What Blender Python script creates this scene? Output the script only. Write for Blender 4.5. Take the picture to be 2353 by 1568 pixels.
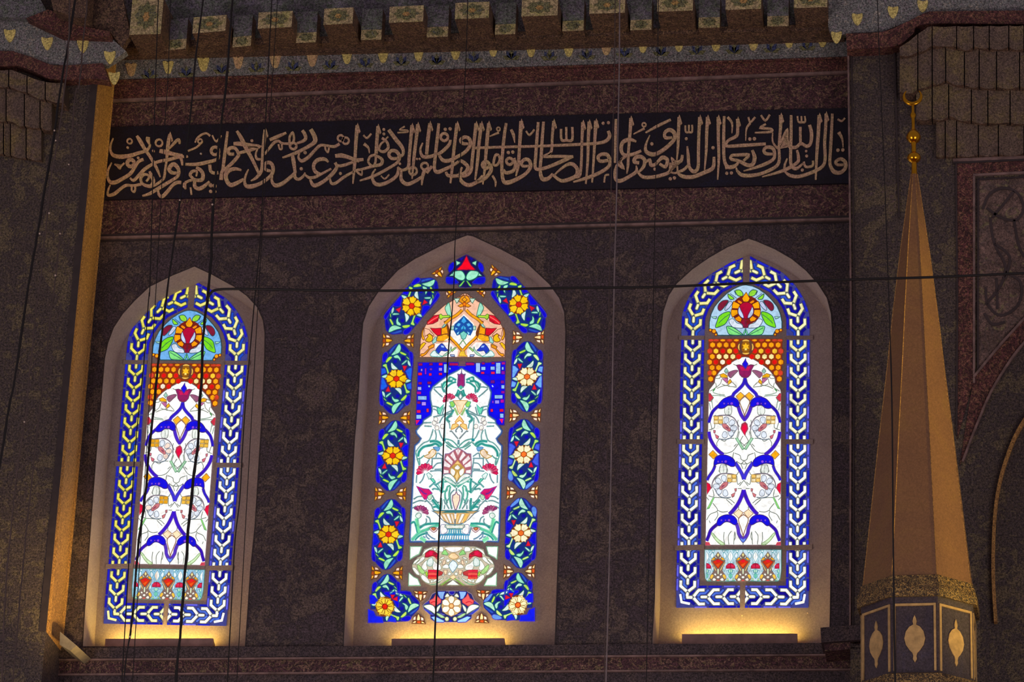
import bpy, bmesh, math, random
from mathutils import Vector, Matrix
from mathutils.geometry import tessellate_polygon
random.seed(7)
SC = bpy.context.scene
for o in list(bpy.data.objects): bpy.data.objects.remove(o)
COL = SC.collection

# ------------------------------------------------------------------ camera
IW, IH, FPX = 2353.0, 1568.0, 7600.0
YAW, PIT, ROL = math.radians(-8.67), math.radians(22.1), math.radians(2.3)
DIST = 24.0
def _axes():
    cy, sy, cp, sp = math.cos(YAW), math.sin(YAW), math.cos(PIT), math.sin(PIT)
    f = Vector((sy*cp, cy*cp, sp)); r = Vector((cy, -sy, 0)); u = r.cross(f)
    c, s = math.cos(ROL), math.sin(ROL)
    return c*r + s*u, -s*r + c*u, f
CR, CU, CF = _axes()
ZC = 1.6 + DIST*math.sin(PIT)
CAM = Vector((0, 0, ZC)) - CF*DIST
cd = bpy.data.cameras.new('camera'); cam = bpy.data.objects.new('camera', cd); COL.objects.link(cam)
m = Matrix((CR, CU, -CF)).transposed().to_4x4(); m.translation = CAM; cam.matrix_world = m
cd.sensor_width = 36.0; cd.lens = 36.0*FPX/IW; cd.clip_end = 200; cd.clip_start = 0.1
SC.camera = cam

# ------------------------------------------------------------------ world, lights, exposure
SC.view_settings.view_transform = 'Standard'; SC.view_settings.look = 'None'
SC.view_settings.exposure = 0.0; SC.view_settings.gamma = 1.0; SC.view_settings.use_curve_mapping = False
w = bpy.data.worlds.new('hall_gloom'); SC.world = w; w.use_nodes = True
bg = w.node_tree.nodes['Background']; bg.inputs[0].default_value = (0.150, 0.118, 0.132, 1); bg.inputs[1].default_value = 1.0

def ray(px, py):
    return (CF + CR*((px-IW/2)/FPX) + CU*((IH/2-py)/FPX))
def P(px, py, y=0.0):
    "the point of the place, on the upright plane at depth y, that the photo shows at (px, py)"
    d = ray(px, py); t = (y-CAM.y)/d.y
    return CAM + d*t

def light(name, kind, loc, target, energy, color, **kw):
    ld = bpy.data.lights.new(name, kind); ld.energy = energy; ld.color = color
    for k, v in kw.items(): setattr(ld, k, v)
    o = bpy.data.objects.new(name, ld); COL.objects.link(o); o.location = loc
    o.rotation_euler = (Vector(target)-Vector(loc)).to_track_quat('-Z', 'Y').to_euler()
    return o
# chandelier glow from the middle of the hall, and two warm lamps low down by the side piers
for _x in (-5.5, 9.5): light('chandelier_light', 'AREA', (_x, -11.5, 3.0), (0.6, 0, 10.6), 315, (1.0, 0.85, 0.81), size=5.0)
_t = P(2190, 1130, -1.0)
light('minbar_lamp', 'AREA', (_t.x+3.4, -2.35, _t.z-0.8), (_t.x+.05, -1.50, _t.z+0.25), 3.4, (1.0, 0.70, 0.14), shape='RECTANGLE', size=0.2, size_y=3.0, spread=math.radians(12))
_t = P(130, 1350, -0.1)
light('corner_lamp', 'SPOT', (_t.x+1.5, -1.5, _t.z-1.9), (_t.x-0.05, -0.2, _t.z+0.1), 360, (1.0, 0.66, 0.2), spot_size=math.radians(24), spot_blend=1.0, shadow_soft_size=0.1)

# ------------------------------------------------------------------ materials
def lin(c):
    return tuple(((v/255.0)/12.92 if v/255.0 <= 0.04045 else (((v/255.0)+0.055)/1.055)**2.4) for v in c)
def node_mat(name):
    mt = bpy.data.materials.new(name); mt.use_nodes = True
    nt = mt.node_tree; return mt, nt, nt.nodes['Principled BSDF']
def N(nt, t, **kw):
    n = nt.nodes.new(t)
    for k, v in kw.items(): setattr(n, k, v)
    return n
def ramp(nt, stops, interp='LINEAR'):
    r = N(nt, 'ShaderNodeValToRGB'); e = r.color_ramp.elements; r.color_ramp.interpolation = interp
    while len(e) < len(stops): e.new(0.5)
    for el, (p, c) in zip(e, stops): el.position = p; el.color = (*lin(c), 1)
    return r
def coords(nt, scale=(1, 1, 1)):
    tc = N(nt, 'ShaderNodeTexCoord'); mp = N(nt, 'ShaderNodeMapping'); mp.inputs['Scale'].default_value = scale
    nt.links.new(tc.outputs['Object'], mp.inputs[0]); return mp.outputs[0]
def noise(nt, vec, scale, detail=4, rough=0.6, dist=0.0):
    n = N(nt, 'ShaderNodeTexNoise'); n.inputs['Scale'].default_value = scale; n.inputs['Detail'].default_value = detail
    n.inputs['Roughness'].default_value = rough; n.inputs['Distortion'].default_value = dist
    nt.links.new(vec, n.inputs['Vector']); return n.outputs['Fac']
def mix(nt, a, b, fac, mode='MIX'):
    mx = N(nt, 'ShaderNodeMix', data_type='RGBA', blend_type=mode)
    for i, v in ((0, fac), (6, a), (7, b)):
        if hasattr(v, 'links') or isinstance(v, bpy.types.NodeSocket): nt.links.new(v, mx.inputs[i])
        elif isinstance(v, (int, float)): mx.inputs[i].default_value = v
        else: mx.inputs[i].default_value = (*lin(v), 1)
    return mx.outputs[2]

def grain_mul(nt, v, col, amt, s1=70.0, s2=190.0):
    "multiply a colour by a coarse sparkling stone grain"
    g1, g2 = noise(nt, v, s1, 3, 0.75), noise(nt, v, s2, 2, 0.8)
    ad = N(nt, 'ShaderNodeMath', operation='ADD'); nt.links.new(g1, ad.inputs[0]); nt.links.new(g2, ad.inputs[1])
    ma = N(nt, 'ShaderNodeMath', operation='MULTIPLY_ADD'); nt.links.new(ad.outputs[0], ma.inputs[0]); ma.inputs[1].default_value = 6.5*amt; ma.inputs[2].default_value = 1-6.5*amt
    cl = N(nt, 'ShaderNodeClamp'); nt.links.new(ma.outputs[0], cl.inputs[0]); cl.inputs[1].default_value = max(.12, 1-1.1*amt); cl.inputs[2].default_value = 1+1.9*amt
    vm = N(nt, 'ShaderNodeVectorMath', operation='SCALE'); nt.links.new(col, vm.inputs[0]); nt.links.new(cl.outputs[0], vm.inputs['Scale'])
    return vm.outputs[0], g1
def mottled(name, stops, patch=5.0, grain=170.0, grain_amt=0.75, dist=1.2, rough=0.75, bump=0.15, metal=0.0, mid=0.5):
    "painted or tiled masonry: soft patches of several pigments under a coarse stone grain"
    mt, nt, b = node_mat(name); v = coords(nt)
    base = ramp(nt, stops); nz = noise(nt, v, patch, 7, 0.68, dist)
    n2 = noise(nt, v, patch*4.3, 5, 0.7, 1.5); mm = N(nt, 'ShaderNodeMix'); mm.inputs[0].default_value = mid*.6
    nt.links.new(nz, mm.inputs[2]); nt.links.new(n2, mm.inputs[3]); nt.links.new(mm.outputs[0], base.inputs[0])
    col, g = grain_mul(nt, v, base.outputs[0], grain_amt)
    nt.links.new(col, b.inputs['Base Color']); b.inputs['Roughness'].default_value = rough; b.inputs['Metallic'].default_value = metal
    if bump:
        bp = N(nt, 'ShaderNodeBump'); bp.inputs['Strength'].default_value = bump; bp.inputs['Distance'].default_value = 0.01
        nt.links.new(g, bp.inputs['Height']); nt.links.new(bp.outputs[0], b.inputs['Normal'])
    return mt

def floral(name, ground, vine, leaf, scale=9.0, grain=170.0, grain_amt=0.6, rough=0.7):
    "painted arabesque band: curling vine lines and blossoms on a coloured ground"
    mt, nt, b = node_mat(name); v = coords(nt)
    n0 = noise(nt, v, scale*.55, 3, 0.55, 3.5)          # contour lines of a swirled field read as tendrils
    r1 = ramp(nt, [(0.455, (0, 0, 0)), (0.485, (200, 200, 200)), (0.50, (200, 200, 200)), (0.53, (0, 0, 0))]); nt.links.new(n0, r1.inputs[0])
    r2 = ramp(nt, [(0.55, (0, 0, 0)), (0.64, (230, 230, 230))]); nt.links.new(noise(nt, v, scale*1.9, 4, 0.65, 2.0), r2.inputs[0])
    r0 = ramp(nt, [(0.36, tuple(int(c*0.70) for c in ground)), (0.64, ground)]); nt.links.new(noise(nt, v, scale*1.3, 5, 0.7), r0.inputs[0])
    c = mix(nt, r0.outputs[0], vine, r1.outputs[0]); c = mix(nt, c, leaf, r2.outputs[0])
    c, g = grain_mul(nt, v, c, grain_amt)
    nt.links.new(c, b.inputs['Base Color']); b.inputs['Roughness'].default_value = rough
    return mt

def plain(name, col, rough=0.6, metal=0.0, var=0.12, scale=12.0):
    mt, nt, b = node_mat(name); v = coords(nt)
    lo = tuple(int(c*(1-var)) for c in col); hi = tuple(min(255, int(c*(1+var))) for c in col)
    r = ramp(nt, [(0.3, lo), (0.7, hi)]); nt.links.new(noise(nt, v, scale, 5), r.inputs[0])
    nt.links.new(r.outputs[0], b.inputs['Base Color']); b.inputs['Roughness'].default_value = rough; b.inputs['Metallic'].default_value = metal
    return mt

M = {}
M['tile'] = mottled('painted_wall_tile', [(0.32, (50, 40, 54)), (0.42, (86, 72, 80)), (0.49, (64, 54, 60)), (0.56, (104, 89, 82)), (0.64, (90, 74, 82)), (0.72, (124, 106, 100))], patch=2.6, mid=.7, grain_amt=.85)
M['tile_dark'] = mottled('dark_ledge_stone', [(0.3, (56, 48, 60)), (0.5, (76, 64, 68)), (0.7, (96, 80, 74))], patch=5)
M['pier'] = mottled('pier_tile', [(0.32, (54, 46, 48)), (0.42, (90, 78, 70)), (0.49, (70, 60, 64)), (0.57, (108, 96, 74)), (0.65, (92, 76, 80)), (0.72, (116, 104, 84))], patch=3.2, mid=.7, grain_amt=.85)
M['frieze'] = floral('maroon_floral_frieze', (92, 58, 66), (152, 122, 100), (126, 110, 78), scale=9, grain_amt=.8)
M['frieze_red'] = floral('red_floral_moulding', (100, 56, 58), (160, 114, 90), (122, 96, 66), scale=12, grain_amt=.8)
M['soffit'] = floral('brown_floral_soffit', (108, 82, 70), (152, 124, 92), (126, 104, 76), scale=13, grain_amt=.8)
M['line'] = plain('moulding_line', (132, 108, 104), var=0.25)
M['groove'] = plain('shadow_groove', (62, 52, 54))
M['plaster'] = mottled('window_plaster', [(0.3, (160, 143, 142)), (0.5, (174, 156, 153)), (0.7, (182, 166, 160))], patch=3.0, grain_amt=0.14, bump=0.05, rough=0.8)
M['board'] = mottled('black_inscription_ground', [(0.3, (16, 11, 24)), (0.5, (24, 17, 34)), (0.7, (24, 26, 54))], patch=4, grain_amt=0.5, rough=0.6, bump=0.0)
M['gilt_letter'] = mottled('faded_gilt_paint', [(0.3, (214, 166, 148)), (0.5, (218, 182, 146)), (0.7, (212, 192, 134))], patch=9, grain_amt=0.35, rough=0.6, bump=0.0)
M['gilt_strip'] = mottled('gilded_corner_strip', [(0.3, (150, 108, 66)), (0.5, (176, 132, 76)), (0.7, (196, 156, 86))], patch=14, grain_amt=0.5, dist=2.5)
M['band_paint'] = mottled('painted_shield_band', [(0.32, (92, 98, 136)), (0.43, (146, 138, 140)), (0.52, (112, 120, 120)), (0.60, (176, 166, 156)), (0.70, (124, 134, 116))], patch=7, grain_amt=0.7, dist=2.0, mid=.9)
M['shield'] = mottled('yellow_shield_paint', [(0.3, (226, 206, 122)), (0.55, (236, 220, 134)), (0.75, (226, 198, 150))], patch=6, grain_amt=0.5)
M['shield_pink'] = mottled('pink_shield_paint', [(0.3, (216, 172, 142)), (0.6, (228, 200, 140))], patch=6, grain_amt=0.5)
M['bracket'] = mottled('bracket_beige_paint', [(0.3, (170, 150, 118)), (0.5, (190, 172, 130)), (0.62, (168, 164, 100)), (0.75, (196, 182, 146))], patch=7, grain_amt=0.6)
M['bracket_blue'] = mottled('bracket_blue_paint', [(0.3, (84, 86, 124)), (0.45, (122, 116, 126)), (0.56, (96, 108, 96)), (0.7, (140, 134, 110))], patch=9, grain_amt=0.7, mid=.8)
M['floral_green'] = mottled('painted_green_spray', [(0.3, (84, 100, 78)), (0.5, (130, 128, 84)), (0.65, (84, 90, 100))], patch=16, grain_amt=0.8, dist=3)
M['floral_yellow'] = mottled('painted_yellow_blossom', [(0.3, (186, 160, 82)), (0.6, (190, 146, 96))], patch=14, grain_amt=0.6)
M['muqarnas'] = mottled('muqarnas_stone', [(0.3, (96, 80, 76)), (0.5, (112, 94, 82)), (0.62, (124, 108, 74)), (0.75, (104, 90, 84))], patch=4, grain_amt=0.6)
M['mosaic'] = floral('spandrel_vine_paint', (136, 110, 102), (92, 80, 80), (132, 124, 88), scale=3.5)
M['fan'] = mottled('painted_blue_fan', [(0.3, (60, 70, 130)), (0.6, (74, 84, 118))], patch=14, grain_amt=0.7)
M['vine'] = plain('dark_vine_paint', (72, 60, 62))
M['cone'] = mottled('minbar_cone_paint', [(0.3, (128, 92, 68)), (0.5, (138, 100, 70)), (0.7, (146, 110, 66))], patch=1.6, grain_amt=0.16, rough=0.55, bump=0.02, mid=.2)
M['gold'] = plain('polished_gold', (228, 166, 40), rough=0.22, metal=1.0, var=0.1)
M['gilt'] = plain('dull_gilding', (204, 168, 112), rough=0.5, var=0.12, scale=20)
M['crest'] = floral('gilded_lattice_cresting', (70, 56, 48), (236, 196, 116), (206, 160, 90), scale=30, grain_amt=0.4)
M['lacquer'] = mottled('dark_blue_lacquer', [(0.3, (62, 54, 68)), (0.55, (76, 66, 74)), (0.75, (66, 64, 92))], patch=5, grain_amt=0.4, rough=0.45, bump=0.0)
M['cable'] = plain('black_cable', (24, 20, 22), rough=0.5)
M['wire'] = plain('steel_wire', (150, 138, 140), rough=0.35, metal=0.4)
M['cord'] = plain('worn_grey_cord', (86, 72, 70), rough=0.7)
M['housing'] = plain('lamp_housing', (168, 134, 128), rough=0.45)
M['grey_stone'] = plain('grey_wedge_stone', (128, 120, 112), rough=0.7)
M['bead'] = plain('pale_bead', (210, 190, 176), rough=0.3)
def lamp_mat():
    mt, nt, b = node_mat('warm_lamp_strip'); b.inputs['Base Color'].default_value = (0.9, 0.8, 0.4, 1)
    b.inputs['Emission Color'].default_value = (1.0, 0.70, 0.12, 1); b.inputs['Emission Strength'].default_value = LAMP
    return mt
LAMP = 46.0
M['lamp'] = lamp_mat()

_gl = {}
def glass(col, k=1.0):
    "daylit coloured glass: a streaky hue with the daylight put in as emission"
    key = (tuple(col), k)
    if key in _gl: return _gl[key]
    mt, nt, b = node_mat('stained_glass'); c = lin(col); v = coords(nt)
    b.inputs['Base Color'].default_value = (*[0.3*x for x in c], 1); b.inputs['Roughness'].default_value = 0.25
    lo = tuple(int(x*0.86) for x in col)
    r = ramp(nt, [(0.32, lo), (0.55, col)]); nt.links.new(noise(nt, v, 26, 3, 0.55, 0.8), r.inputs[0])
    nt.links.new(r.outputs[0], b.inputs['Emission Color']); b.inputs['Emission Strength'].default_value = k
    _gl[key] = mt; return mt

# ------------------------------------------------------------------ mesh helpers
class MB:
    "collects faces with materials and links them as ONE mesh object"
    def __init__(s): s.v = []; s.f = []; s.mi = []; s.mats = []; s.sm = []
    def slot(s, mt):
        if mt not in s.mats: s.mats.append(mt)
        return s.mats.index(mt)
    def face(s, pts, mt, smooth=False):
        i = len(s.v); s.v += [tuple(p) for p in pts]; s.f.append(tuple(range(i, i+len(pts)))); s.mi.append(s.slot(mt)); s.sm.append(smooth)
    def grid(s, rows, mt, closed=False, smooth=True):
        "rows of equal length, shared vertices"
        i = len(s.v); n = len(rows[0]); k = s.slot(mt)
        for r in rows: s.v += [tuple(p) for p in r]
        for a in range(len(rows)-1):
            for c in range(n if closed else n-1):
                d = (c+1) % n
                s.f.append((i+a*n+c, i+a*n+d, i+(a+1)*n+d, i+(a+1)*n+c)); s.mi.append(k); s.sm.append(smooth)
    def prism(s, front, back, mt, side=None):
        "two matching outlines joined by sides"
        s.face(front, mt); s.face(list(reversed(back)), mt); n = len(front)
        for a in range(n):
            b = (a+1) % n; s.face([front[b], front[a], back[a], back[b]], side or mt)
    def build(s, name, parent=None, bevel=0.0):
        me = bpy.data.meshes.new(name); me.from_pydata(s.v, [], s.f)
        for mt in s.mats: me.materials.append(mt)
        me.polygons.foreach_set('material_index', s.mi); me.polygons.foreach_set('use_smooth', s.sm)
        me.validate(); me.update()
        o = bpy.data.objects.new(name, me); COL.objects.link(o)
        if parent is not None: o.parent = parent; o.matrix_parent_inverse = Matrix.Translation(-parent.location)
        if bevel:
            bm = bmesh.new(); bm.from_mesh(me); bmesh.ops.remove_doubles(bm, verts=bm.verts, dist=1e-5)
            bmesh.ops.bevel(bm, geom=[e for e in bm.edges if e.calc_face_angle(0) > 0.5], offset=bevel, segments=2, affect='EDGES', profile=0.5)
            bm.to_mesh(me); bm.free()
        return o
def empty(name, loc):
    o = bpy.data.objects.new(name, None); COL.objects.link(o); o.location = loc; o.empty_display_size = 0.1
    return o
def tag(o, label=None, cat=None, group=None, kind=None):
    for k, v in (('label', label), ('category', cat), ('group', group), ('kind', kind)):
        if v: o[k] = v
    return o
def smooth_closed(p, n=4):
    "rounded closed outline through the given corners"
    out = []; L = len(p)
    for i in range(L):
        a, b, c, d = p[i-1], p[i], p[(i+1) % L], p[(i+2) % L]
        for j in range(n):
            t = j/n; out.append(tuple(0.5*((2*b[k]) + (-a[k]+c[k])*t + (2*a[k]-5*b[k]+4*c[k]-d[k])*t*t + (-a[k]+3*b[k]-3*c[k]+d[k])*t**3) for k in range(len(b))))
    return out
def smooth_open(p, n=5):
    if len(p) < 3: return [tuple(q) for q in p]
    out = []; L = len(p)
    for i in range(L-1):
        a = p[i-1] if i else p[0]; b = p[i]; c = p[i+1]; d = p[min(i+2, L-1)]
        for j in range(n):
            t = j/n; out.append(tuple(0.5*((2*b[k]) + (-a[k]+c[k])*t + (2*a[k]-5*b[k]+4*c[k]-d[k])*t*t + (-a[k]+3*b[k]-3*c[k]+d[k])*t**3) for k in range(len(b))))
    out.append(tuple(p[-1])); return out
def ribbon2d(p, w, closed=False):
    "left and right edges of a band of width w (number or list) along a 2D line, mitred"
    n = len(p); L = []; R = []
    for i in range(n):
        a = p[i-1] if (i or closed) else p[i]; c = p[(i+1) % n] if (i < n-1 or closed) else p[i]
        b = p[i]
        d1 = (b[0]-a[0], b[1]-a[1]); d2 = (c[0]-b[0], c[1]-b[1])
        l1 = math.hypot(*d1); l2 = math.hypot(*d2)
        if l1 < 1e-6: d1, l1 = d2, l2
        if l2 < 1e-6: d2, l2 = d1, l1
        if l1 < 1e-6: d1 = d2 = (1, 0); l1 = l2 = 1
        n1 = (-d1[1]/l1, d1[0]/l1); n2 = (-d2[1]/l2, d2[0]/l2)
        mx, my = n1[0]+n2[0], n1[1]+n2[1]; ml = math.hypot(mx, my)
        if ml < 0.3: mx, my = n1; ml = 1
        mx, my = mx/ml, my/ml; cs = max(0.55, mx*n1[0]+my*n1[1])
        h = (w[i] if isinstance(w, (list, tuple)) else w)*0.5/cs
        L.append((b[0]+mx*h, b[1]+my*h)); R.append((b[0]-mx*h, b[1]-my*h))
    return L, R
def clip(poly, region):
    "part of poly inside a convex region"
    area = sum(region[i-1][0]*region[i][1]-region[i][0]*region[i-1][1] for i in range(len(region)))
    reg = region if area > 0 else region[::-1]; out = list(poly)
    for i in range(len(reg)):
        a, b = reg[i-1], reg[i]; inp, out = out, []
        f = lambda p: (b[0]-a[0])*(p[1]-a[1])-(b[1]-a[1])*(p[0]-a[0])
        for j in range(len(inp)):
            p, q = inp[j-1], inp[j]; fp, fq = f(p), f(q)
            if (fp >= 0) != (fq >= 0):
                t = fp/(fp-fq); out.append((p[0]+(q[0]-p[0])*t, p[1]+(q[1]-p[1])*t))
            if fq >= 0: out.append(q)
        if not out: return []
    return out
# ------------------------------------------------------------------ setting: wall, piers, mouldings
DEEP = 0.27
def back(pts, y): return [Vector((p.x, y, p.z)) for p in pts]
def slab(mb, px, yf, yb, mt, side=None):
    "solid with the outline the photo shows at its front, yf, running straight back to yb"
    f = [P(x, y, yf) for x, y in px]; mb.prism(f, back(f, yb), mt, side)
def structure(mb, name, label=None, parent=None, bevel=0.0):
    o = mb.build(name, parent, bevel)
    if parent is None: o['kind'] = 'structure'
    if label: o['label'] = label
    return o

ARCH = {
 'left': [(191,1486),(196,1402),(212,1179),(222,1050),(233,927),(241.6,825),(249,789),(262,754),(283,722),(309,693),(344,660),(397,634),(447,613.5),(485,631),(538,660),(567,681),(591,707),(604,737),(608,766),(607,825),(602,942),(595,1050),(585,1211),(575,1307),(563,1486)],
 'mid': [(790,1487),(800,1277),(808,1159),(816,1010),(824,919),(830,807),(835,743),(848,705),(873,667),(915,622),(953,596.5),(1023,561),(1074,541.7),(1087,544),(1151,574),(1211,606),(1262,654),(1285,686),(1296,718),(1299,762),(1296,903),(1292,1020),(1285,1178),(1275,1466),(1274,1487)],
 'right': [(1499,1480),(1505,1378),(1511.5,1013),(1514.5,890),(1519,764),(1525,716),(1537,680),(1555,653),(1591,620),(1630,593),(1672,569),(1720,549.5),(1738,555.5),(1780,573.5),(1819,596),(1852,623),(1879,653),(1900,686),(1909,722),(1911.7,764),(1911.7,890),(1911,1000),(1911,1162),(1906,1444),(1905,1480)],
}
# back wall with the three pointed openings
mb = MB(); outer = [P(-700,-900), P(3000,-900), P(3000,2300), P(-700,2300)]
outer = [Vector((outer[0].x,0,outer[0].z)), Vector((outer[1].x,0,outer[0].z)), Vector((outer[1].x,0,outer[2].z)), Vector((outer[0].x,0,outer[2].z))]
loops = [outer]+[[P(x, y) for x, y in ARCH[k]] for k in ('left', 'mid', 'right')]
flat = [p for l in loops for p in l]
tris = tessellate_polygon([[Vector((p.x, p.z, 0)) for p in l] for l in loops])
for t in tris:
    q = [flat[i] for i in t]
    n = (q[1]-q[0]).cross(q[2]-q[0])
    mb.face(q if n.y < 0 else q[::-1], M['tile'])
structure(mb, 'wall_back')
# carpeted hall floor far below the windows
mb = MB(); mb.face([Vector((-12,-30,0)), Vector((16,-30,0)), Vector((16,0,0)), Vector((-12,0,0))], plain('red_carpet', (120, 60, 52), .9))
structure(mb, 'floor')

# window reveals: plastered splays running back to the glass, and the sill
WIN = {}
for i, k in enumerate(('left', 'mid', 'right')):
    o = [P(x, y) for x, y in ARCH[k]]; cx = sum(p.x for p in o)/len(o); cz = sum(p.z for p in o)/len(o)
    inn = [Vector((cx+(p.x-cx)*0.985, DEEP, p.z if j in (0, len(o)-1) else cz+(p.z-cz)*0.994)) for j, p in enumerate(o)]
    lip = [Vector((cx+(p.x-cx)*1.0, -0.004, p.z)) for p in o]
    mb = MB(); mb.grid([lip, [Vector((p.x*0.9+q.x*0.1, 0.02, p.z*0.9+q.z*0.1)) for p, q in zip(o, inn)], inn], M['plaster'], smooth=True)
    mb.face([o[0], o[-1], inn[-1], inn[0]], M['plaster'])
    # thin dark edge line around the opening
    e2 = [Vector((cx+(p.x-cx)*1.012, -0.004, cz+(p.z-cz)*1.008)) for p in o]
    for a in range(len(o)-1): mb.face([e2[a], e2[a+1], lip[a+1], lip[a]], M['groove'])
    WIN[k] = dict(inn=inn, out=o)
    structure(mb, 'window_%d' % (i+1))

# left pier: its dark front and its gilded side towards the bay
xf = (P(215,300,-0.5).x+P(105,1450,-0.5).x)/2; xb = (P(250,300,0).x+P(150,1450,0).x)/2
zt, zb = outer[0].z, outer[2].z
mb = MB(); mb.face([Vector((outer[0].x,-.5,zb)), Vector((xf,-.5,zb)), Vector((xf,-.5,zt)), Vector((outer[0].x,-.5,zt))], M['pier'])
z0 = P(140,1452,-0.5).z
mb.face([Vector((xf,-.5,zb)), Vector((xb,0,zb)), Vector((xb,0,z0)), Vector((xf,-.5,z0))], M['tile_dark'])
structure(mb, 'wall_left')
mb = MB(); mb.face([Vector((xf,-.5,z0)), Vector((xb,0,z0)), Vector((xb,0,zt)), Vector((xf,-.5,zt))], M['gilt_strip'])
for yy in (-0.47, -0.05):
    t = (yy+.5)/.5; xx = xf+(xb-xf)*t
    mb.prism([Vector((xx+.002,yy-.012,z0)), Vector((xx+.012,yy+.012,z0)), Vector((xx+.012,yy+.012,zt)), Vector((xx+.002,yy-.012,zt))],
             [Vector((xx-.02,yy-.012,z0)), Vector((xx-.01,yy+.012,z0)), Vector((xx-.01,yy+.012,zt)), Vector((xx-.02,yy-.012,zt))], M['gilt_strip'])
mb.face([Vector((xf-.05,-.506,z0)), Vector((xf+.002,-.506,z0)), Vector((xf+.002,-.506,zt)), Vector((xf-.05,-.506,zt))], M['groove'])
structure(mb, 'trim_1', 'gilded corner strip left of the first window')
# right pier
XR = (P(1953,300,-0.3).x+P(1953,1300,-0.3).x)/2
mb = MB(); xr2 = outer[1].x
mb.face([Vector((XR,-.3,zb)), Vector((xr2,-.3,zb)), Vector((xr2,-.3,zt)), Vector((XR,-.3,zt))], M['pier'])
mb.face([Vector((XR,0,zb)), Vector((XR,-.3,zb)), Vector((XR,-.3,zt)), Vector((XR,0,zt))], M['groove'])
structure(mb, 'wall_right')
def strip(mb, line, wpx, yf, yb, mt, sm=False):
    "raised fillet following a line of the photo"
    l = smooth_open(line) if sm else line
    L, R = ribbon2d(l, wpx)
    for a in range(len(l)-1): slab(mb, [L[a], L[a+1], R[a+1], R[a]], yf, yb, mt)
mb = MB(); y = -.315
strip(mb, [(1949,118),(1955,700),(1953,1450)], 4, y, -.3, M['line'])
strip(mb, [(1949,118),(2056,113)], 5, y, -.3, M['line'])
strip(mb, [(1957,124),(1963,700),(1960,1450)], 3, y+.008, -.3, M['groove'])
strip(mb, [(2055,116),(2066,500)], 4, y, -.3, M['groove'])
strip(mb, [(2190,368),(2353,361),(2600,352)], 7, y, -.3, M['line'])
strip(mb, [(2190,374),(2353,367),(2600,358)], 4, y, -.3, M['groove'])
strip(mb, [(2197,376),(2200,700),(2198,1000)], 4, y, -.3, M['groove'])
strip(mb, [(2238,402),(2238,880)], 5, y, -.3, M['line'])
strip(mb, [(2236,402),(2353,396),(2600,388)], 5, y, -.3, M['line'])
strip(mb, [(2248,410),(2247,852)], 4, y, -.3, M['groove'])
strip(mb, [(2248,412),(2353,407),(2600,396)], 3, y, -.3, M['groove'])
strip(mb, [(2237,866),(2327,760),(2420,672),(2600,560)], 5, y-.01, -.3, M['line'], True)
strip(mb, [(2212,1060),(2248,967),(2286,884),(2353,787),(2450,700),(2600,610)], 5, y-.01, -.3, M['line'], True)
strip(mb, [(2288,1430),(2282,1300),(2289,1156),(2313,1053),(2353,967),(2430,880),(2600,800)], 8, y-.03, -.3, M['gilt_strip'], True)
structure(mb, 'trim_2')
mb = MB()
slab(mb, [(2199,376),(2600,356),(2600,388),(2236,402),(2236,876),(2200,1010)], -.308, -.3, M['frieze_red'])
slab(mb, smooth_open([(2237,868),(2327,762),(2420,674),(2600,562)])[::1]+smooth_open([(2600,608),(2450,698),(2353,786),(2286,883),(2248,966),(2205,1070)]), -.309, -.3, M['frieze_red'])
structure(mb, 'trim_3')
mb = MB()
slab(mb, [(2249,413),(2600,397),(2600,556),(2420,668),(2327,754),(2249,848)], -.306, -.3, M['mosaic'])
structure(mb, 'trim_4')
mb = MB()
for ln in ([(2258,480),(2275,445),(2310,432),(2340,446),(2352,480),(2335,505),(2300,500),(2268,478)], [(2280,500),(2330,440)], [(2275,500),(2285,560),(2310,610),(2300,655),(2265,700)], [(2330,505),(2340,560),(2353,590)], [(2285,560),(2320,590),(2310,640)],
           [(2265,660),(2270,700),(2300,725),(2340,700),(2346,650),(2310,625)], [(2290,640),(2292,710)], [(2262,720),(2280,745),(2310,740)]):
    strip(mb, ln, 6, -.312, -.304, M['vine'], True)
structure(mb, 'trim_5')

# painted friezes and fillets on the back wall, below and above the inscription
def band(mb, l0, l1, r0, r1, yf, mt, n=6, xl=245, xr=1952):
    "band between a lower and an upper sloping edge: heights at xl (l0 low, l1 high) and at xr"
    for a in range(n):
        t, u = a/n, (a+1)/n; xa, xe = xl+(xr-xl)*t, xl+(xr-xl)*u
        slab(mb, [(xa, l0+(r0-l0)*t), (xe, l0+(r0-l0)*u), (xe, l1+(r1-l1)*u), (xa, l1+(r1-l1)*t)], yf, 0.0, mt)
XL = 200
mb = MB(); band(mb, 540, 459, 496, 421, -.010, M['frieze'], xl=212); structure(mb, 'trim_6')
mb = MB(); band(mb, 549, 544, 505, 500, -.03, M['line'], xl=212); band(mb, 544, 539, 500, 495, -.012, M['groove'], xl=212); band(mb, 556, 549, 511, 505, -.008, M['groove'], xl=212); structure(mb, 'trim_7')
mb = MB(); band(mb, 292, 234, 248, 168, -.010, M['frieze']); structure(mb, 'trim_8')
mb = MB(); band(mb, 234, 228, 168, 162, -.035, M['line']); band(mb, 238, 234, 172, 168, -.014, M['groove']); structure(mb, 'trim_9')
mb = MB(); band(mb, 228, 186, 162, 132, -.03, M['frieze_red']); band(mb, 189, 184, 134, 130, -.05, M['frieze_red']); structure(mb, 'trim_10')
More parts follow.
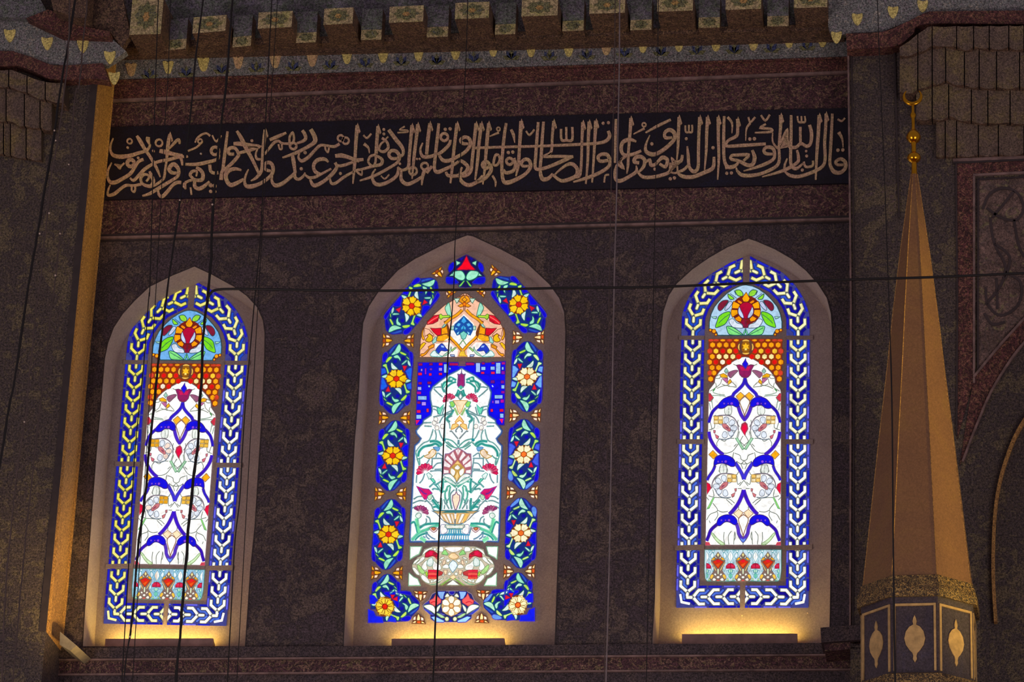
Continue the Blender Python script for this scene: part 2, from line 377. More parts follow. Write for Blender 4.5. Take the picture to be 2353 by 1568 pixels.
# bottom ledge under the windows and the frieze below it
mb = MB()
for a in range(6):
    xa, xe = 60+a*325, 60+(a+1)*325; f = lambda x: 1490-(x-60)*0.0065
    slab(mb, [(xa, f(xa)), (xe, f(xe)), (xe, f(xe)+24), (xa, f(xa)+24)], -.06, 0, M['tile_dark'])
structure(mb, 'trim_11')
mb = MB()
for a in range(6):
    xa, xe = 60+a*325, 60+(a+1)*325; f = lambda x: 1515-(x-60)*0.0065
    slab(mb, [(xa, f(xa)), (xe, f(xe)), (xe, f(xe)+4), (xa, f(xa)+4)], -.07, 0, M['line'])
    slab(mb, [(xa, f(xa)+4), (xe, f(xe)+4), (xe, f(xe)+34), (xa, f(xa)+34)], -.045, 0, M['frieze'])
    slab(mb, [(xa, f(xa)+34), (xe, f(xe)+34), (xe, f(xe)+38), (xa, f(xa)+38)], -.06, 0, M['line'])
    slab(mb, [(xa, f(xa)+38), (xe, f(xe)+38), (xe, f(xe)+200), (xa, f(xa)+200)], -.04, 0, M['tile_dark'])
structure(mb, 'trim_12')
mb = MB(); slab(mb, [(1885,1443),(1980,1436),(1984,1470),(1887,1477)], -.34, 0, M['tile_dark'])
slab(mb, [(1893,1479),(1984,1472),(1986,1490),(1895,1497)], -.30, 0, M['frieze'])
structure(mb, 'trim_13', 'dark projecting ledge end beside the minbar spire')

# ------------------------------------------------------------------ cornice over the bay
mb = MB(); band(mb, 184, 122, 130, 79, -.04, M['band_paint'], n=10, xl=236)
cor = empty('trim_14', P(1090, 100, -0.2)); cor['kind'] = 'structure'
mb.build('painted_band', cor)
for i, (x, y, pk) in enumerate([(301,155,1),(386,150,0),(467,143,0),(547,139,1),(632,136,1),(717,133,1),(797,128,0),(880,124,0),(961.5,122,0),(1046.5,117,0),(1133,111,0),(1220,112,0),(1306.6,110,0),(1393,105,1),(1477,102,0),(1560,99,0),(1645,97,0),(1731,94,0),(1813,89,0),(1890,88,0)]):
    mb = MB(); r = random.uniform(.9, 1.1)
    y += 4; s = smooth_closed([(x+a*r, y+b*r) for a, b in ((-13,-13),(-6,-15),(0,-12),(6,-15),(13,-13),(11,-3),(8,8),(4,15),(-4,15),(-8,8),(-11,-3))], 3)
    slab(mb, s, -.047, -.04, M['shield_pink'] if pk else M['shield']); mb.build('painted_shield', cor)
    mb = MB()   # dark fan of leaves between shields
    for k in range(5):
        a = math.radians(-60+30*k); cx, cy = x+42, y+22
        e = (cx+math.sin(a)*23, cy+8-math.cos(a)*33)
        nx, ny = math.cos(a)*5.6, math.sin(a)*5.6
        slab(mb, [(cx, cy), ((cx+e[0])/2+nx, (cy+e[1])/2+ny), e, ((cx+e[0])/2-nx, (cy+e[1])/2-ny)], -.044, -.04, M['fan'] if k % 2 else M['floral_green'])
    if x < 1850: mb.build('painted_leaf_fan', cor)
mb = MB(); band(mb, 122, 108, 79, 66, -.10, M['groove'], xl=236); band(mb, 111, 96, 68, 54, -.24, M['soffit'], xl=262, xr=1938); band(mb, 96, -400, 54, -440, -.22, M['bracket_blue'], xl=262, xr=1938)
mb.build('cornice_moulding', cor)
def bracket(wide, q, yf, tall, bb=-.24):
    "block of the cornice; q = bottom-left and bottom-right of its face in the photo"
    (xl, yl), (xr, yr) = q; a, b = P(xl, yl, yf), P(xr, yr, yf)
    up = Vector((0, 0, tall)); mb = MB(); f = [a, b, b+up, a+up]; bk = [Vector((p.x, bb, p.z)) for p in f]
    mb.face(f, M['bracket']); n = 4
    for i, mt in ((0, 'soffit'), (1, 'soffit'), (2, 'soffit'), (3, 'bracket')):
        j = (i+1) % 4; mb.face([f[j], f[i], bk[i], bk[j]], M[mt])
    o = mb.build('wide_bracket' if wide else 'narrow_bracket', cor)
    c = (a+b)/2; wx = (b-a).length
    def blob(cx, cz, rx, rz, mt, name, lobes=8, yo=-.006):
        mb = MB(); pts = []
        for k in range(lobes*4):
            t = 2*math.pi*k/(lobes*4); r = 1+.16*math.cos(lobes*t)+random.uniform(-.05, .05)
            pts.append(Vector((cx+math.cos(t)*rx*r, yf+yo, cz+math.sin(t)*rz*r)))
        mb.prism(pts[::-1], [Vector((p.x, yf, p.z)) for p in pts[::-1]], mt); mb.build(name, o)
    if wide:
        blob(c.x, c.z+tall*.52, wx*.33, tall*.34, M['floral_green'], 'painted_spray')
        blob(c.x, c.z+tall*.48, wx*.10, tall*.13, M['floral_yellow'], 'painted_blossom', 6, -.010)
    else:
        blob(c.x, c.z+.045, wx*.30, .032, M['floral_green'], 'painted_spray')
        mb = MB(); p0 = Vector((a.x, yf-.004, a.z+.085)); p1 = Vector((b.x, yf-.004, b.z+.085))
        mb.prism([p0, p1, p1+Vector((0,0,tall-.085)), p0+Vector((0,0,tall-.085))], [Vector((p.x, yf, p.z)) for p in (p0, p1, p1+Vector((0,0,tall-.085)), p0+Vector((0,0,tall-.085)))], M['bracket_blue'])
        mb.build('painted_panel', o)
    return o
for q in ([(442,77),(518,71)],[(592,66),(670,62)],[(743,57),(810,54)],[(893.5,53),(972,49)],[(1045,44),(1123,41)],[(1198,38),(1281,35)],[(1354,32),(1436,29)],[(1510,27),(1592,24)],[(1667,23),(1749,20)],[(1824,19),(1901,16)]):
    bracket(True, q, -.55, .135)
bracket(True, [(297,80),(369,78)], -.62, .30)
for q in ([(379,116),(427,112)],[(534,109),(576,105)],[(680,99),(726,97)],[(829,92),(876,91)],[(980,86),(1029,84)],[(1137,80),(1184,78)],[(1292,72),(1341,70)],[(1448,70),(1497,68)],[(1605,64),(1654,63)],[(1763,61),(1812,60)]):
    bracket(False, q, -.36, .26)

# mouldings that carry the cornice round the two piers
mb = MB()
slab(mb, smooth_open([(-300,116),(0,117),(35,120),(80,134),(115,148),(150,150),(236,145)])+smooth_open([(250,186),(215,181),(150,183),(112,180),(75,163),(35,150),(0,152),(-300,152)]), -.60, -.5, M['frieze_red'])
structure(mb, 'trim_15')
mb = MB()
slab(mb, [(-300,44),(60,42),(105,60),(140,80),(252,84),(290,118),(244,148),(150,150),(115,148),(80,134),(35,120),(0,117),(-300,116)], -.57, -.5, M['band_paint'])
slab(mb, [(-300,-60),(60,-60),(110,30),(140,78),(105,60),(60,40),(-300,42)], -.64, -.5, M['bracket_blue'])
structure(mb, 'trim_16')
sh = empty('trim_17', P(120, 90, -.57)); sh['kind'] = 'structure'
for x, y in ((22,80),(108,98),(190,104),(252,130),(262,178)):
    mb = MB(); slab(mb, smooth_closed([(x+a, y+b) for a, b in ((-13,-12),(0,-10),(13,-12),(9,6),(0,17),(-9,6))], 3), -.577, -.57, M['shield']); mb.build('painted_shield', sh)
mb = MB(); slab(mb, [(106,-60),(204,-60),(197,40),(175,41),(122,22)], -.80, -.62, M['soffit']); structure(mb, 'trim_18')
mb = MB(); slab(mb, [(60,42),(110,22),(175,41),(200,62),(252,72),(252,84),(140,80)], -.66, -.5, M['frieze_red']); slab(mb, [(196,-60),(270,-60),(300,80),(280,110),(252,72),(200,60)], -.56, -.5, M['soffit']); structure(mb, 'trim_19')
mb = MB()
slab(mb, smooth_open([(1944,77),(2028,73),(2082,51),(2127,29),(2164,26),(2353,24),(2600,16)])+smooth_open([(2600,46),(2353,55),(2130,55),(2096,80),(2055,106),(1946,113)]), -.42, -.3, M['frieze_red'])
structure(mb, 'trim_20')
mb = MB()
slab(mb, [(1903,-60),(2600,-60),(2600,16),(2353,24),(2164,26),(2127,29),(2082,51),(2028,73),(1944,77),(1915,88),(1903,60)], -.36, -.3, M['band_paint'])
structure(mb, 'trim_21')
sh = empty('trim_22', P(2050, 30, -.36)); sh['kind'] = 'structure'
for x, y in ((1970,42),(2052,26),(2120,12),(1922,84)):
    mb = MB(); slab(mb, smooth_closed([(x+a, y+b) for a, b in ((-12,-11),(0,-9),(12,-11),(9,6),(0,16),(-9,6))], 3), -.367, -.36, M['shield']); mb.build('painted_shield', sh)

# stalactite corbelling (muqarnas) on the piers: tiers of hollowed cells, each tier stepping out over the one below
def muqarnas(name, tiers, y0, step, hollow):
    root = empty(name, P(*tiers[0][0][0], y0)); root['kind'] = 'structure'
    for ti, (top, xs) in enumerate(tiers[:-1]):
        bot = tiers[ti+1][0]
        def at(line, x):
            for (xa, ya), (xb_, yb_) in zip(line, line[1:]):
                if xa <= x <= xb_: return ya+(yb_-ya)*(x-xa)/(xb_-xa)
            return line[0][1] if x < line[0][0] else line[-1][1]
        yf = y0-step*(len(tiers)-1-ti)
        for a, b in zip(xs, xs[1:]):
            mb = MB(); n = 6; rows = []
            for r in range(5):
                v = r/4; row = []
                for c in range(n+1):
                    u = c/n; x = a+1.2+(b-a-2.4)*u
                    ya, yb_ = at(top, x)+2.5, at(bot, x)
                    d = hollow*math.sin(math.pi*u)*(0.35+0.65*v)
                    row.append(P(x, ya+(yb_-ya)*v, yf)+Vector((0, d, 0)))
                rows.append(row)
            mb.grid(rows, M['muqarnas'])
            # thickness: lower lip and sides run back into the pier
            lip = rows[-1]; bk = [Vector((p.x, y0, p.z)) for p in lip]; mb.grid([lip, bk], M['soffit'], smooth=False)
            for e in (0, n):
                col = [r_[e] for r_ in rows]; mb.grid([col, [Vector((p.x, y0, p.z)) for p in col]], M['groove'], smooth=False)
            mb.build('muqarnas_cell', root)
    return root
R = [
 ([(2064,108),(2100,82),(2132,58),(2353,56),(2600,48)], [2066,2109,2142,2198,2237,2273,2318,2353,2398,2440,2490,2540]),
 ([(2064,128),(2107,120),(2135,106),(2170,101),(2202,107),(2222,112),(2245,105),(2275,110),(2318,108),(2353,112),(2600,104)], [2066,2109,2142,2173,2216,2250,2290,2343,2390,2440,2490,2540]),
 ([(2100,210),(2122,198),(2175,184),(2200,192),(2240,198),(2290,200),(2353,199),(2600,190)], [2104,2142,2180,2232,2270,2321,2372,2420,2480,2540]),
 ([(2140,272),(2165,272),(2185,265),(2210,274),(2240,278),(2270,282),(2300,278),(2330,282),(2353,280),(2600,272)], [2150,2172,2198,2248,2294,2353,2400,2460,2540]),
 ([(2150,358),(2600,346)], []),
]
muqarnas('trim_23', R, -.3, .055, .035)
Lm = [
 ([(-200,158),(0,158),(30,158),(70,175),(105,186),(150,188)], [-150,-90,-40,-12,20,62,104,148]),
 ([(-200,200),(0,196),(28,200),(62,212),(92,226),(150,236)], [-150,-90,-40,-8,14,56,92,120]),
 ([(-200,276),(0,276),(32,278),(40,288),(72,290),(130,300)], [-150,-90,-30,8,24,60,96]),
 ([(-200,354),(0,352),(40,360),(130,372)], []),
]
muqarnas('trim_24', Lm, -.5, .05, .03)
# ------------------------------------------------------------------ stained glass
def lerp(a, b, t): return tuple(int(round(x+(y-x)*t)) for x, y in zip(a, b))
def q5(t): return max(0, min(5, round(t*5)))/5
class Panes(MB):
    "one glazed section: panes laid in photo outlines on the grille plane, with cames that glow with pane light put into their colour"
    def __init__(s, tf=None, axis=None, hue=None):
        super().__init__(); s.tf = tf or (lambda p: p); s.axis = axis; s.hue = hue
    def at(s, p, lvl): x, y = s.tf(p); return P(x, y, DEEP-.005-.0011*lvl)
    def raw(s, pts, mt, lvl):
        if len(pts) < 3: return
        f = [s.at(p, lvl) for p in pts]
        n = Vector((0, 0, 0))
        for i in range(len(f)): n += f[i-1].cross(f[i])
        if n.y > 0: f = f[::-1]
        bk = [Vector((p.x, p.y+.005, p.z)) for p in f]
        s.face(f, mt)
        for a in range(len(f)): s.face([f[a], f[a-1], bk[a-1], bk[a]], mt)
    def mirror(s, pts): return [(2*s.axis(y)-x, y) for x, y in pts]
    def fill(s, pts, col, lvl=1, out=None, ow=1.3, sm=0, k=1.0, both=False, reg=None):
        for side in ((0, 1) if both else (0,)):
            p = s.mirror(pts) if side else list(pts)
            if sm: p = smooth_closed(p, sm if sm > 1 else 4)
            if reg: p = clip(p, reg)
            if len(p) < 3: continue
            c = s.hue(col, p, side) if s.hue else col
            s.raw(p, glass(c, k), lvl)
            if out: s.ring(p, out, ow, lvl+.5)
    def ring(s, p, col, w, lvl):
        L, R = ribbon2d(p, w, True); n = len(p); mt = glass(col, 1.0)  # outline emits: light bled from its pane is put into it
        for a in range(n): s.raw([L[a-1], L[a], R[a], R[a-1]], mt, lvl)
    def line(s, pts, col, w=1.3, lvl=4, both=False, sm=True, k=1.0, reg=None):
        for side in ((0, 1) if both else (0,)):
            p = s.mirror(pts) if side else list(pts)
            ww = w
            if sm and len(p) > 2:
                if isinstance(w, (list, tuple)):
                    q = smooth_open([(a, b, c) for (a, b), c in zip(p, w)]); p = [(a, b) for a, b, c in q]; ww = [c for a, b, c in q]
                else: p = smooth_open(p)
            L, R = ribbon2d(p, ww); mt = glass(col, k)
            poly = L+R[::-1]
            if reg: poly = clip(poly, reg)
            s.raw(poly, mt, lvl)
def T(x0, y0, z=9.8):
    return lambda *p: [(x0+a/z, y0+b/z) for a, b in p]

YEL, WHT = (236, 226, 96), (252, 252, 244)
def chevrons(gp, J, d0, reg, tint, first=True, tail=True):
    "interlaced border strip: yellow forks on blue, nose to tail along the junctions J"
    n = len(J)
    for i in range(n):
        a = J[i-1] if i else (J[0][0]-d0[0]*30, J[0][1]-d0[1]*30)
        c = J[i+1] if i < n-1 else (2*J[i][0]-a[0], 2*J[i][1]-a[1])
        d = (J[i][0]-a[0], J[i][1]-a[1]); L = math.hypot(*d); d = (d[0]/L, d[1]/L)
        e = (c[0]-J[i][0], c[1]-J[i][1]); Le = math.hypot(*e); e = (e[0]/Le, e[1]/Le)
        def F(t, s_, J=J[i]):
            u, sc = (d, L/30.6) if s_ < 0 else (e, Le/30.6)
            return (J[0]+u[0]*s_*sc-u[1]*t, J[1]+u[1]*s_*sc+u[0]*t)
        tt = q5(tint(J[i])); y = lerp(YEL, WHT, tt); oc = lerp((96, 106, 24), (150, 154, 120), tt); yk = 1.0+.1*tt  # whiter forks: stronger daylight is painted into the border's colour and strength
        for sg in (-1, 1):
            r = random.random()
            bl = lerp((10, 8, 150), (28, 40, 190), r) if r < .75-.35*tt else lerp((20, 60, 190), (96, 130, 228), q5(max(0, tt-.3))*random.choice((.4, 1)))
            bl = tuple(v//12*12 for v in bl)
            gp.line([F(sg*17.2, -2.5), F(sg*8.3, 5.5), F(sg*8.3, 16), F(sg*.6, 23)], (22, 22, 112), 7.0, 1, sm=False, reg=reg)
            gp.line([F(sg*16.4, -1.6), F(sg*8.3, 5.8), F(sg*8.3, 15.6), F(sg*1.4, 21.8)], bl, 4.6, 2, sm=False, reg=reg)
            gp.line([F(sg*16, -24.3), F(sg*16, -11.6), F(sg*1.7, -.3)], oc, 7.6, 3, sm=False, reg=reg)
            gp.line([F(sg*16, -23.4), F(sg*16, -12), F(sg*2.2, -1.2)], y, 5.5, 4, sm=False, k=yk, reg=reg)
            bb = lerp((16, 10, 170), (30, 40, 215), random.random()); bb = tuple(v//12*12 for v in bb)
            if tt > .75 and random.random() < .5: bb = (96, 96, 228)
            gp.line([F(sg*23.7, -28.2), F(sg*23.7, -1.2)], (30, 26, 132), 6.0, 1, sm=False, reg=reg)
            gp.line([F(sg*23.7, -27.4), F(sg*23.7, -2.0)], bb, 3.9, 2, sm=False, reg=reg)
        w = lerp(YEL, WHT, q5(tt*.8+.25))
        gp.line([F(0, .6), F(0, 3), F(0, 13.5), F(0, 16)], oc, [4, 7.6, 7.6, 4.5], 3.2, sm=False, reg=reg)
        gp.line([F(0, 1.8), F(0, 4), F(0, 13), F(0, 15)], w, [2, 5, 5, 3], 4.2, sm=False, k=yk, reg=reg)

GREY = (112, 122, 112); PURP = (104, 66, 190)
def side_window(key, tf, tints, hue):
    """the two flanking windows share one design, drawn from the one on the right of the wall"""
    xa = lambda y: 1715-(y-600)*9/780
    root = empty('stained_glass_panel', WIN[key]['inn'][0]*.5+WIN[key]['inn'][-1]*.5+Vector((0, -.004, 0)))
    g = MB(); inn = WIN[key]['inn']; f = [p.copy() for p in inn]; g.prism(f[::-1] if (f[1]-f[0]).cross(f[2]-f[0]).y > 0 else f, [Vector((p.x, p.y+.05, p.z)) for p in (f[::-1] if (f[1]-f[0]).cross(f[2]-f[0]).y > 0 else f)], M['plaster'])
    # ---- border
    b = Panes(tf, xa); arc = [(1719,612),(1702.8,620.8),(1672.7,635.1),(1645.1,649.4),(1621.6,672.9),(1605.3,697.3),(1594.1,725.9),(1592.6,757.3)]
    left = lambda p: p[0] < xa(p[1])
    for side in (0, 1):
        mi = (lambda L: [(2*xa(y)-x, y) for x, y in L]) if side else (lambda L: list(L))
        tn = tints[side]; BASE = (66, 70, 150)  # ground colour carries a painted blue haze from the glowing panes
        reg = mi([(1500,560),(1706.5,560),(1706.5,700),(1700,771),(1500,771)])
        pth = mi(arc+[(1592.4,775)]); L, R = ribbon2d(smooth_open(pth), 53); poly = clip(L+R[::-1], reg)
        b.raw(poly, glass(BASE, .8), 0)
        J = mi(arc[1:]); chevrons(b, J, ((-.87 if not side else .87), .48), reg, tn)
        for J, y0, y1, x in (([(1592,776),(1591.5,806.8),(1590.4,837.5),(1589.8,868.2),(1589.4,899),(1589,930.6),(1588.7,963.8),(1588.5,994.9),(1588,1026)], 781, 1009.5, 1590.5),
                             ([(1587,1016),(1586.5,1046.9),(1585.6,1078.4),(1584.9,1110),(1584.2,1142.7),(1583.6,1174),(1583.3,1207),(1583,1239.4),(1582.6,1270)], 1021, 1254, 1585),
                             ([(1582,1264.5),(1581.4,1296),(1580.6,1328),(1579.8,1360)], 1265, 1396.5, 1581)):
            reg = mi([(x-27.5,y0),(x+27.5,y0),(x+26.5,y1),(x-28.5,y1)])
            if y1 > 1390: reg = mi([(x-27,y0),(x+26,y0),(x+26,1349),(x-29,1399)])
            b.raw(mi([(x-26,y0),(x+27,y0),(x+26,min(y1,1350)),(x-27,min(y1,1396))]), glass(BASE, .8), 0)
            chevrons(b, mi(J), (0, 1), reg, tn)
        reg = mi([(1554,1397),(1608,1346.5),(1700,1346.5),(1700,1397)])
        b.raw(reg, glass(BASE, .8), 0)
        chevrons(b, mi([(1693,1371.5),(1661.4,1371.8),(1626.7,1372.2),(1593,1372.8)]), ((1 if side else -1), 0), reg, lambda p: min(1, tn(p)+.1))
        b.line(mi([(1578,1366),(1580,1373.5),(1590,1374)]), lerp(YEL, WHT, q5(tn((1580,1370)))), 5, 5, sm=False, k=1.1)
        b.line(mi([(1563,1366),(1566,1384),(1585,1388)]), lerp(YEL, WHT, q5(tn((1580,1370)))), 5, 5, sm=False, k=1.1)
    # the plaster bars that divide the glazing
    for q in ([(1560,771.5),(1868,771.5),(1868,780.8),(1560,780.8)], [(1556,1009.8),(1868,1009.8),(1868,1020.5),(1556,1020.5)], [(1550,1254.3),(1866,1251.5),(1866,1262.5),(1550,1264.8)]):
        x0, x1 = q[0][0], q[1][0]
        for a, c in ((x0, 1617.5), (2*xa(q[0][1])-1617.5, x1)):
            bars = Panes(tf, xa); bars.raw([(a,q[0][1]),(c,q[1][1]),(c,q[2][1]),(a,q[3][1])], M['plaster'], 8); bars.build('glazing_bar', root)
    # ---- arched flower light
    t1, t2, t3, t4, t5 = T(1540,580), T(1540,740), T(1540,900), T(1540,1060), T(1540,1220)
    lu = Panes(tf, xa, hue); OC = (24, 74, 84); D = (96, 24, 12)
    half = t1((1712,738),(1560,765),(1430,825),(1280,925),(1130,1068),(1000,1225),(925,1390),(885,1568))+t2((882,150),(960,170),(1050,230),(1075,300),(1700,300))
    full = half+lu.mirror(half)[::-1]
    lu.fill(full, (176, 212, 240), 0, OC, 1.6)
    F = lambda *a, **kw: lu.fill(*a, both=True, **kw)
    for a in (((985,210),50),((905,185),34),((1030,285),30)):
        F(t2(*[(a[0][0]+a[1]*math.cos(k*math.pi/3), a[0][1]+a[1]*math.sin(k*math.pi/3)) for k in range(6)]), (245,160,10), lvl=1, out=D, ow=1.2)
    F(t1((1070,1265),(1100,1160),(1200,1085),(1310,1090),(1240,1210),(1130,1320)), (128,22,52), lvl=1, out=OC, sm=1)
    F(t1((1330,1110),(1400,1140),(1330,1250),(1250,1310),(1235,1260)), (196,206,240), lvl=1, out=OC, sm=1)
    F(t1((1345,1340),(1220,1360),(1100,1440),(1060,1540),(1020,1690),(1130,1670),(1230,1620),(1290,1540),(1340,1430)), (120,222,30), lvl=1, out=OC, ow=1.6, sm=1)
    lu.line(t1((1330,1400),(1200,1490),(1090,1600)), OC, 1.2, 3, both=True)
    F(t1((930,1450),(1050,1450),(1030,1500),(960,1480)), (170,232,210), lvl=1, out=OC)
    F(t1((1470,860),(1570,850),(1640,930),(1620,990),(1530,980),(1480,920)), (150,228,60), lvl=1, out=OC, ow=1.6, sm=1)
    F(t1((1300,940),(1340,960),(1430,1030),(1420,1060),(1350,1060),(1310,1010)), (140,226,50), lvl=1, out=OC, ow=1.6, sm=1)
    lu.line(t1((1350,930),(1450,1000),(1500,1040)), OC, 1.2, 2, both=True); lu.line(t1((1440,860),(1480,960)), OC, 1.2, 2, both=True)
    F(t2((1275,100),(1400,115),(1560,220),(1620,290),(1480,300),(1330,280),(1280,180)), (130,230,130), lvl=1, out=OC, ow=1.6, sm=1)
    lu.line(t2((1300,130),(1450,210),(1600,285)), OC, 1.2, 3, both=True)
    F(t2((1690,150),(1630,290),(1665,290),(1705,200)), (120,228,160), lvl=2, out=OC)
    F(t1((1320,1540),(1420,1500),(1500,1590),(1600,1620),(1640,1700),(1560,1710),(1400,1680)), (222,232,248), lvl=1, out=OC, sm=1)
    OR = (255,168,0)
    lu.fill(t1(*[(1712+330*math.cos(a), 1300+330*math.sin(a)) for a in [k*math.pi/10 for k in range(20)]]), (120,30,14), 2)
    F(t1((1575,1568),(1640,1500),(1712,1480),(1712,1700),(1655,1700),(1640,1640)), (150,14,60), lvl=2, out=(90,30,50))
    F(t1((1500,1085),(1555,1075),(1630,1125),(1600,1172),(1525,1135)), (250,140,6), lvl=3, out=D)
    F(t1((1425,1100),(1540,1155),(1580,1195),(1530,1270),(1390,1265),(1400,1170)), OR, lvl=3, out=D)
    F(t1((1375,1292),(1515,1297),(1525,1390),(1400,1465),(1370,1390)), OR, lvl=3, out=D)
    F(t1((1450,1485),(1550,1430),(1615,1500),(1590,1568),(1490,1540)), (252,156,0), lvl=3, out=D)
    top = t1((1712,900),(1660,970),(1615,1040),(1650,1110),(1712,1125)); lu.fill(top+lu.mirror(top)[::-1][1:-1], (255,172,0), 3, D, 1.4)
    lu.fill(t1(*[(1712+178*math.cos(a), 1310+188*math.sin(a)) for a in [k*math.pi/12 for k in range(24)]]), (178,0,50), 4, D, 1.3)
    F(t1((1560,1230),(1590,1300),(1640,1400),(1655,1480),(1600,1465),(1540,1390),(1530,1300)), (200,216,246), lvl=5, out=(70,40,90), sm=1)
    # ---- honeycomb light with rosette
    hx = Panes(tf, xa, hue)
    hx.fill(t2((868,385),(1712,380),(1712,765),(1560,790),(1420,865),(1230,985),(1090,1110),(1000,1240),(960,1360),(868,1340)), (140,44,8), 0, both=True)
    O, Yl, Pl, Rd, Wt, Rs = (255,166,8), (255,206,50), (252,236,160), (228,14,10), (252,240,214), (214,60,40)
    for y, r, lst in ((415,0,((920,Rs),(1035,Rs),(1185,O),(1335,Rs),(1490,O))), (520,1,((955,O),(1110,O),(1260,O),(1412,O))), (658,1,((893,Rs),(1030,Yl),(1185,Rd),(1338,Yl),(1480,Rd))), (782,1,((948,O),(1102,Pl),(1256,Pl),(1410,Pl),(1540,Rd))),
                      (906,1,((886,O),(1028,Rd),(1180,Wt),(1320,Rd))), (1030,1,((943,O),(1090,O))), (1150,1,((985,O),(895,Rs))), (1285,1,((912,O),))):
        for x, c in lst:
            rx = 64
            pts = [(x+rx*math.sin(k*math.pi/3), y+(64 if r else 30)*math.cos(k*math.pi/3)) for k in range(6)]
            hx.fill(t2(*pts), c, 1, (150,70,6), .9, both=True, reg=[(1500,700),(2000,700),(2000,880),(1500,880)])
    hx.fill(t2(*[(1702+190*math.cos(a), 565+180*math.sin(a)) for a in [k*math.pi/10 for k in range(20)]]), (98,62,46), 3)
    hx.fill(t2(*[(1702+100*math.cos(a), 565+145*math.sin(a)) for a in [k*math.pi/10 for k in range(20)]]), (150,92,10), 4)
    st = []
    for k in range(12):
        a = k*math.pi/6; r = 95 if k % 2 == 0 else 55; st.append((1702+r*math.sin(a), 560-r*1.05*math.cos(a)))
    hx.fill(t2(*st), (250,190,30), 5, (140,84,4), .8)
    hx.fill(t2((1680,600),(1725,600),(1725,645),(1702,625),(1680,645)), (255,236,130), 6)
    for a in (0, 90, 180, 270):
        pts = [(1702+160*math.sin(math.radians(a+d)), 565-152*math.cos(math.radians(a+d))) for d in (-28,-14,0,14,28)]
        hx.line(t2(*pts), (250,196,80), [1.2,2.6,3,2.6,1.2], 5)
    # ---- tall field with tulip, ribbons and rosettes
    fd = Panes(tf, xa, hue); half = t2((1700,788),(1560,812),(1430,884),(1330,945),(1200,1036),(1100,1135),(1012,1262),(1000,1372),(880,1525),(868,1580))+t3((858,400),(848,900),(836,1300))+t4((826,300),(812,800),(800,1300))+t5((795,100),(790,325),(1640,325))
    fd.fill(half+fd.mirror(half)[::-1], (252,252,248), 0, (120,96,100), 1.5, k=1.12)
    F = lambda *a, **kw: fd.fill(*a, both=True, **kw)
    def LN(*pl, c=GREY, w=1.15, lvl=2):
        for p in pl: fd.line(p, c, w*1.45, lvl, both=True)
    LN(t2((1420,950),(1490,985)), t2((1530,1110),(1420,1180),(1370,1270)), t2((1100,1190),(1030,1230)), t2((1010,1270),(1110,1270),(1140,1200)), t2((1160,1290),(1130,1390),(1030,1480)), t2((1020,1370),(1030,1470),(900,1560)),
       t2((1160,1400),(1250,1430),(1330,1400)), t2((1400,1360),(1490,1450)), t2((1340,1440),(1200,1440),(1050,1500)), t2((1500,1470),(1300,1450)), c=(128,136,120))
    LN(t3((960,20),(1080,60),(1230,80)), t3((950,90),(1080,90),(1250,110)), t3((940,220),(960,380)), t3((880,260),(910,420)), t3((980,130),(920,240)), c=(120,150,130))
    LN(t2((1010,1500),(960,1568)), c=(70,150,80), w=2)
    # mauve and yellow side tulips
    F(t2((1110,1190),(1200,1160),(1290,1210),(1290,1260),(1150,1250)), (248,182,14), lvl=2, out=(130,90,70))
    F(t2((1165,1275),(1300,1270),(1285,1390)), (196,104,160), lvl=2, out=(110,70,90))
    F(t2((1300,1345),(1350,1290),(1390,1350),(1305,1420)), (250,190,20), lvl=2, out=(130,90,70))
    F(t2((1310,1140),(1440,1090),(1525,1100),(1440,1195),(1360,1260),(1300,1195)), (150,84,120), lvl=2, out=(110,80,100), sm=1)
    F(t2((1262,1040),(1310,1110),(1260,1165),(1215,1110)), (160,206,190), lvl=2, out=(100,120,110))
    tul = t2((1700,1265),(1610,1240),(1560,1180),(1540,1080),(1490,975),(1560,962),(1630,985),(1700,1050))
    fd.fill(tul+fd.mirror(tul)[::-1][1:-1], (146,26,92), 3, (100,60,90), 1.5)
    F(t2((1570,1000),(1640,1020),(1690,1090),(1600,1100)), (206,20,90), lvl=4)
    dr = t2((1702,815),(1670,880),(1622,950),(1650,1000),(1702,1055)); fd.fill(dr+fd.mirror(dr)[::-1][1:-1], (18,10,225), 4, (70,40,140), 1.5)
    # blue ribbons and paisley lobes
    def ribbon(p, w=5.5, c=(46,26,206)):
        fd.line(p, (96,74,150), w+2.6, 3, both=True); fd.line(p, c, w, 4, both=True)
    ribbon(t2((1685,1270),(1650,1390),(1570,1490),(1440,1610))+t3((1400,110),(1300,150)))
    ribbon(t3((1530,330),(1570,460),(1625,570),(1690,650)), 6, (74,36,200)); ribbon(t3((1090,320),(960,450),(895,600),(870,700)), 5, (36,16,190))
    ribbon(t3((868,905),(900,1060),(985,1220),(1100,1350),(1200,1425)), 6, (60,20,200))
    ribbon(t4((1460,30),(1560,190),(1620,300),(1658,410)), 6, (60,50,214)); ribbon(t4((1010,100),(960,220),(870,350),(832,430)), 4.5)
    ribbon(t4((1655,650),(1610,790),(1530,960),(1420,1110),(1330,1200)), 6.5, (60,20,200))
    ribbon(t4((1490,1400),(1530,1530))+t5((1550,80),(1640,215)), 6, (84,50,196)); ribbon(t4((1060,1420),(920,1550))+t5((865,120),(820,230)), 5.5, (50,10,180))
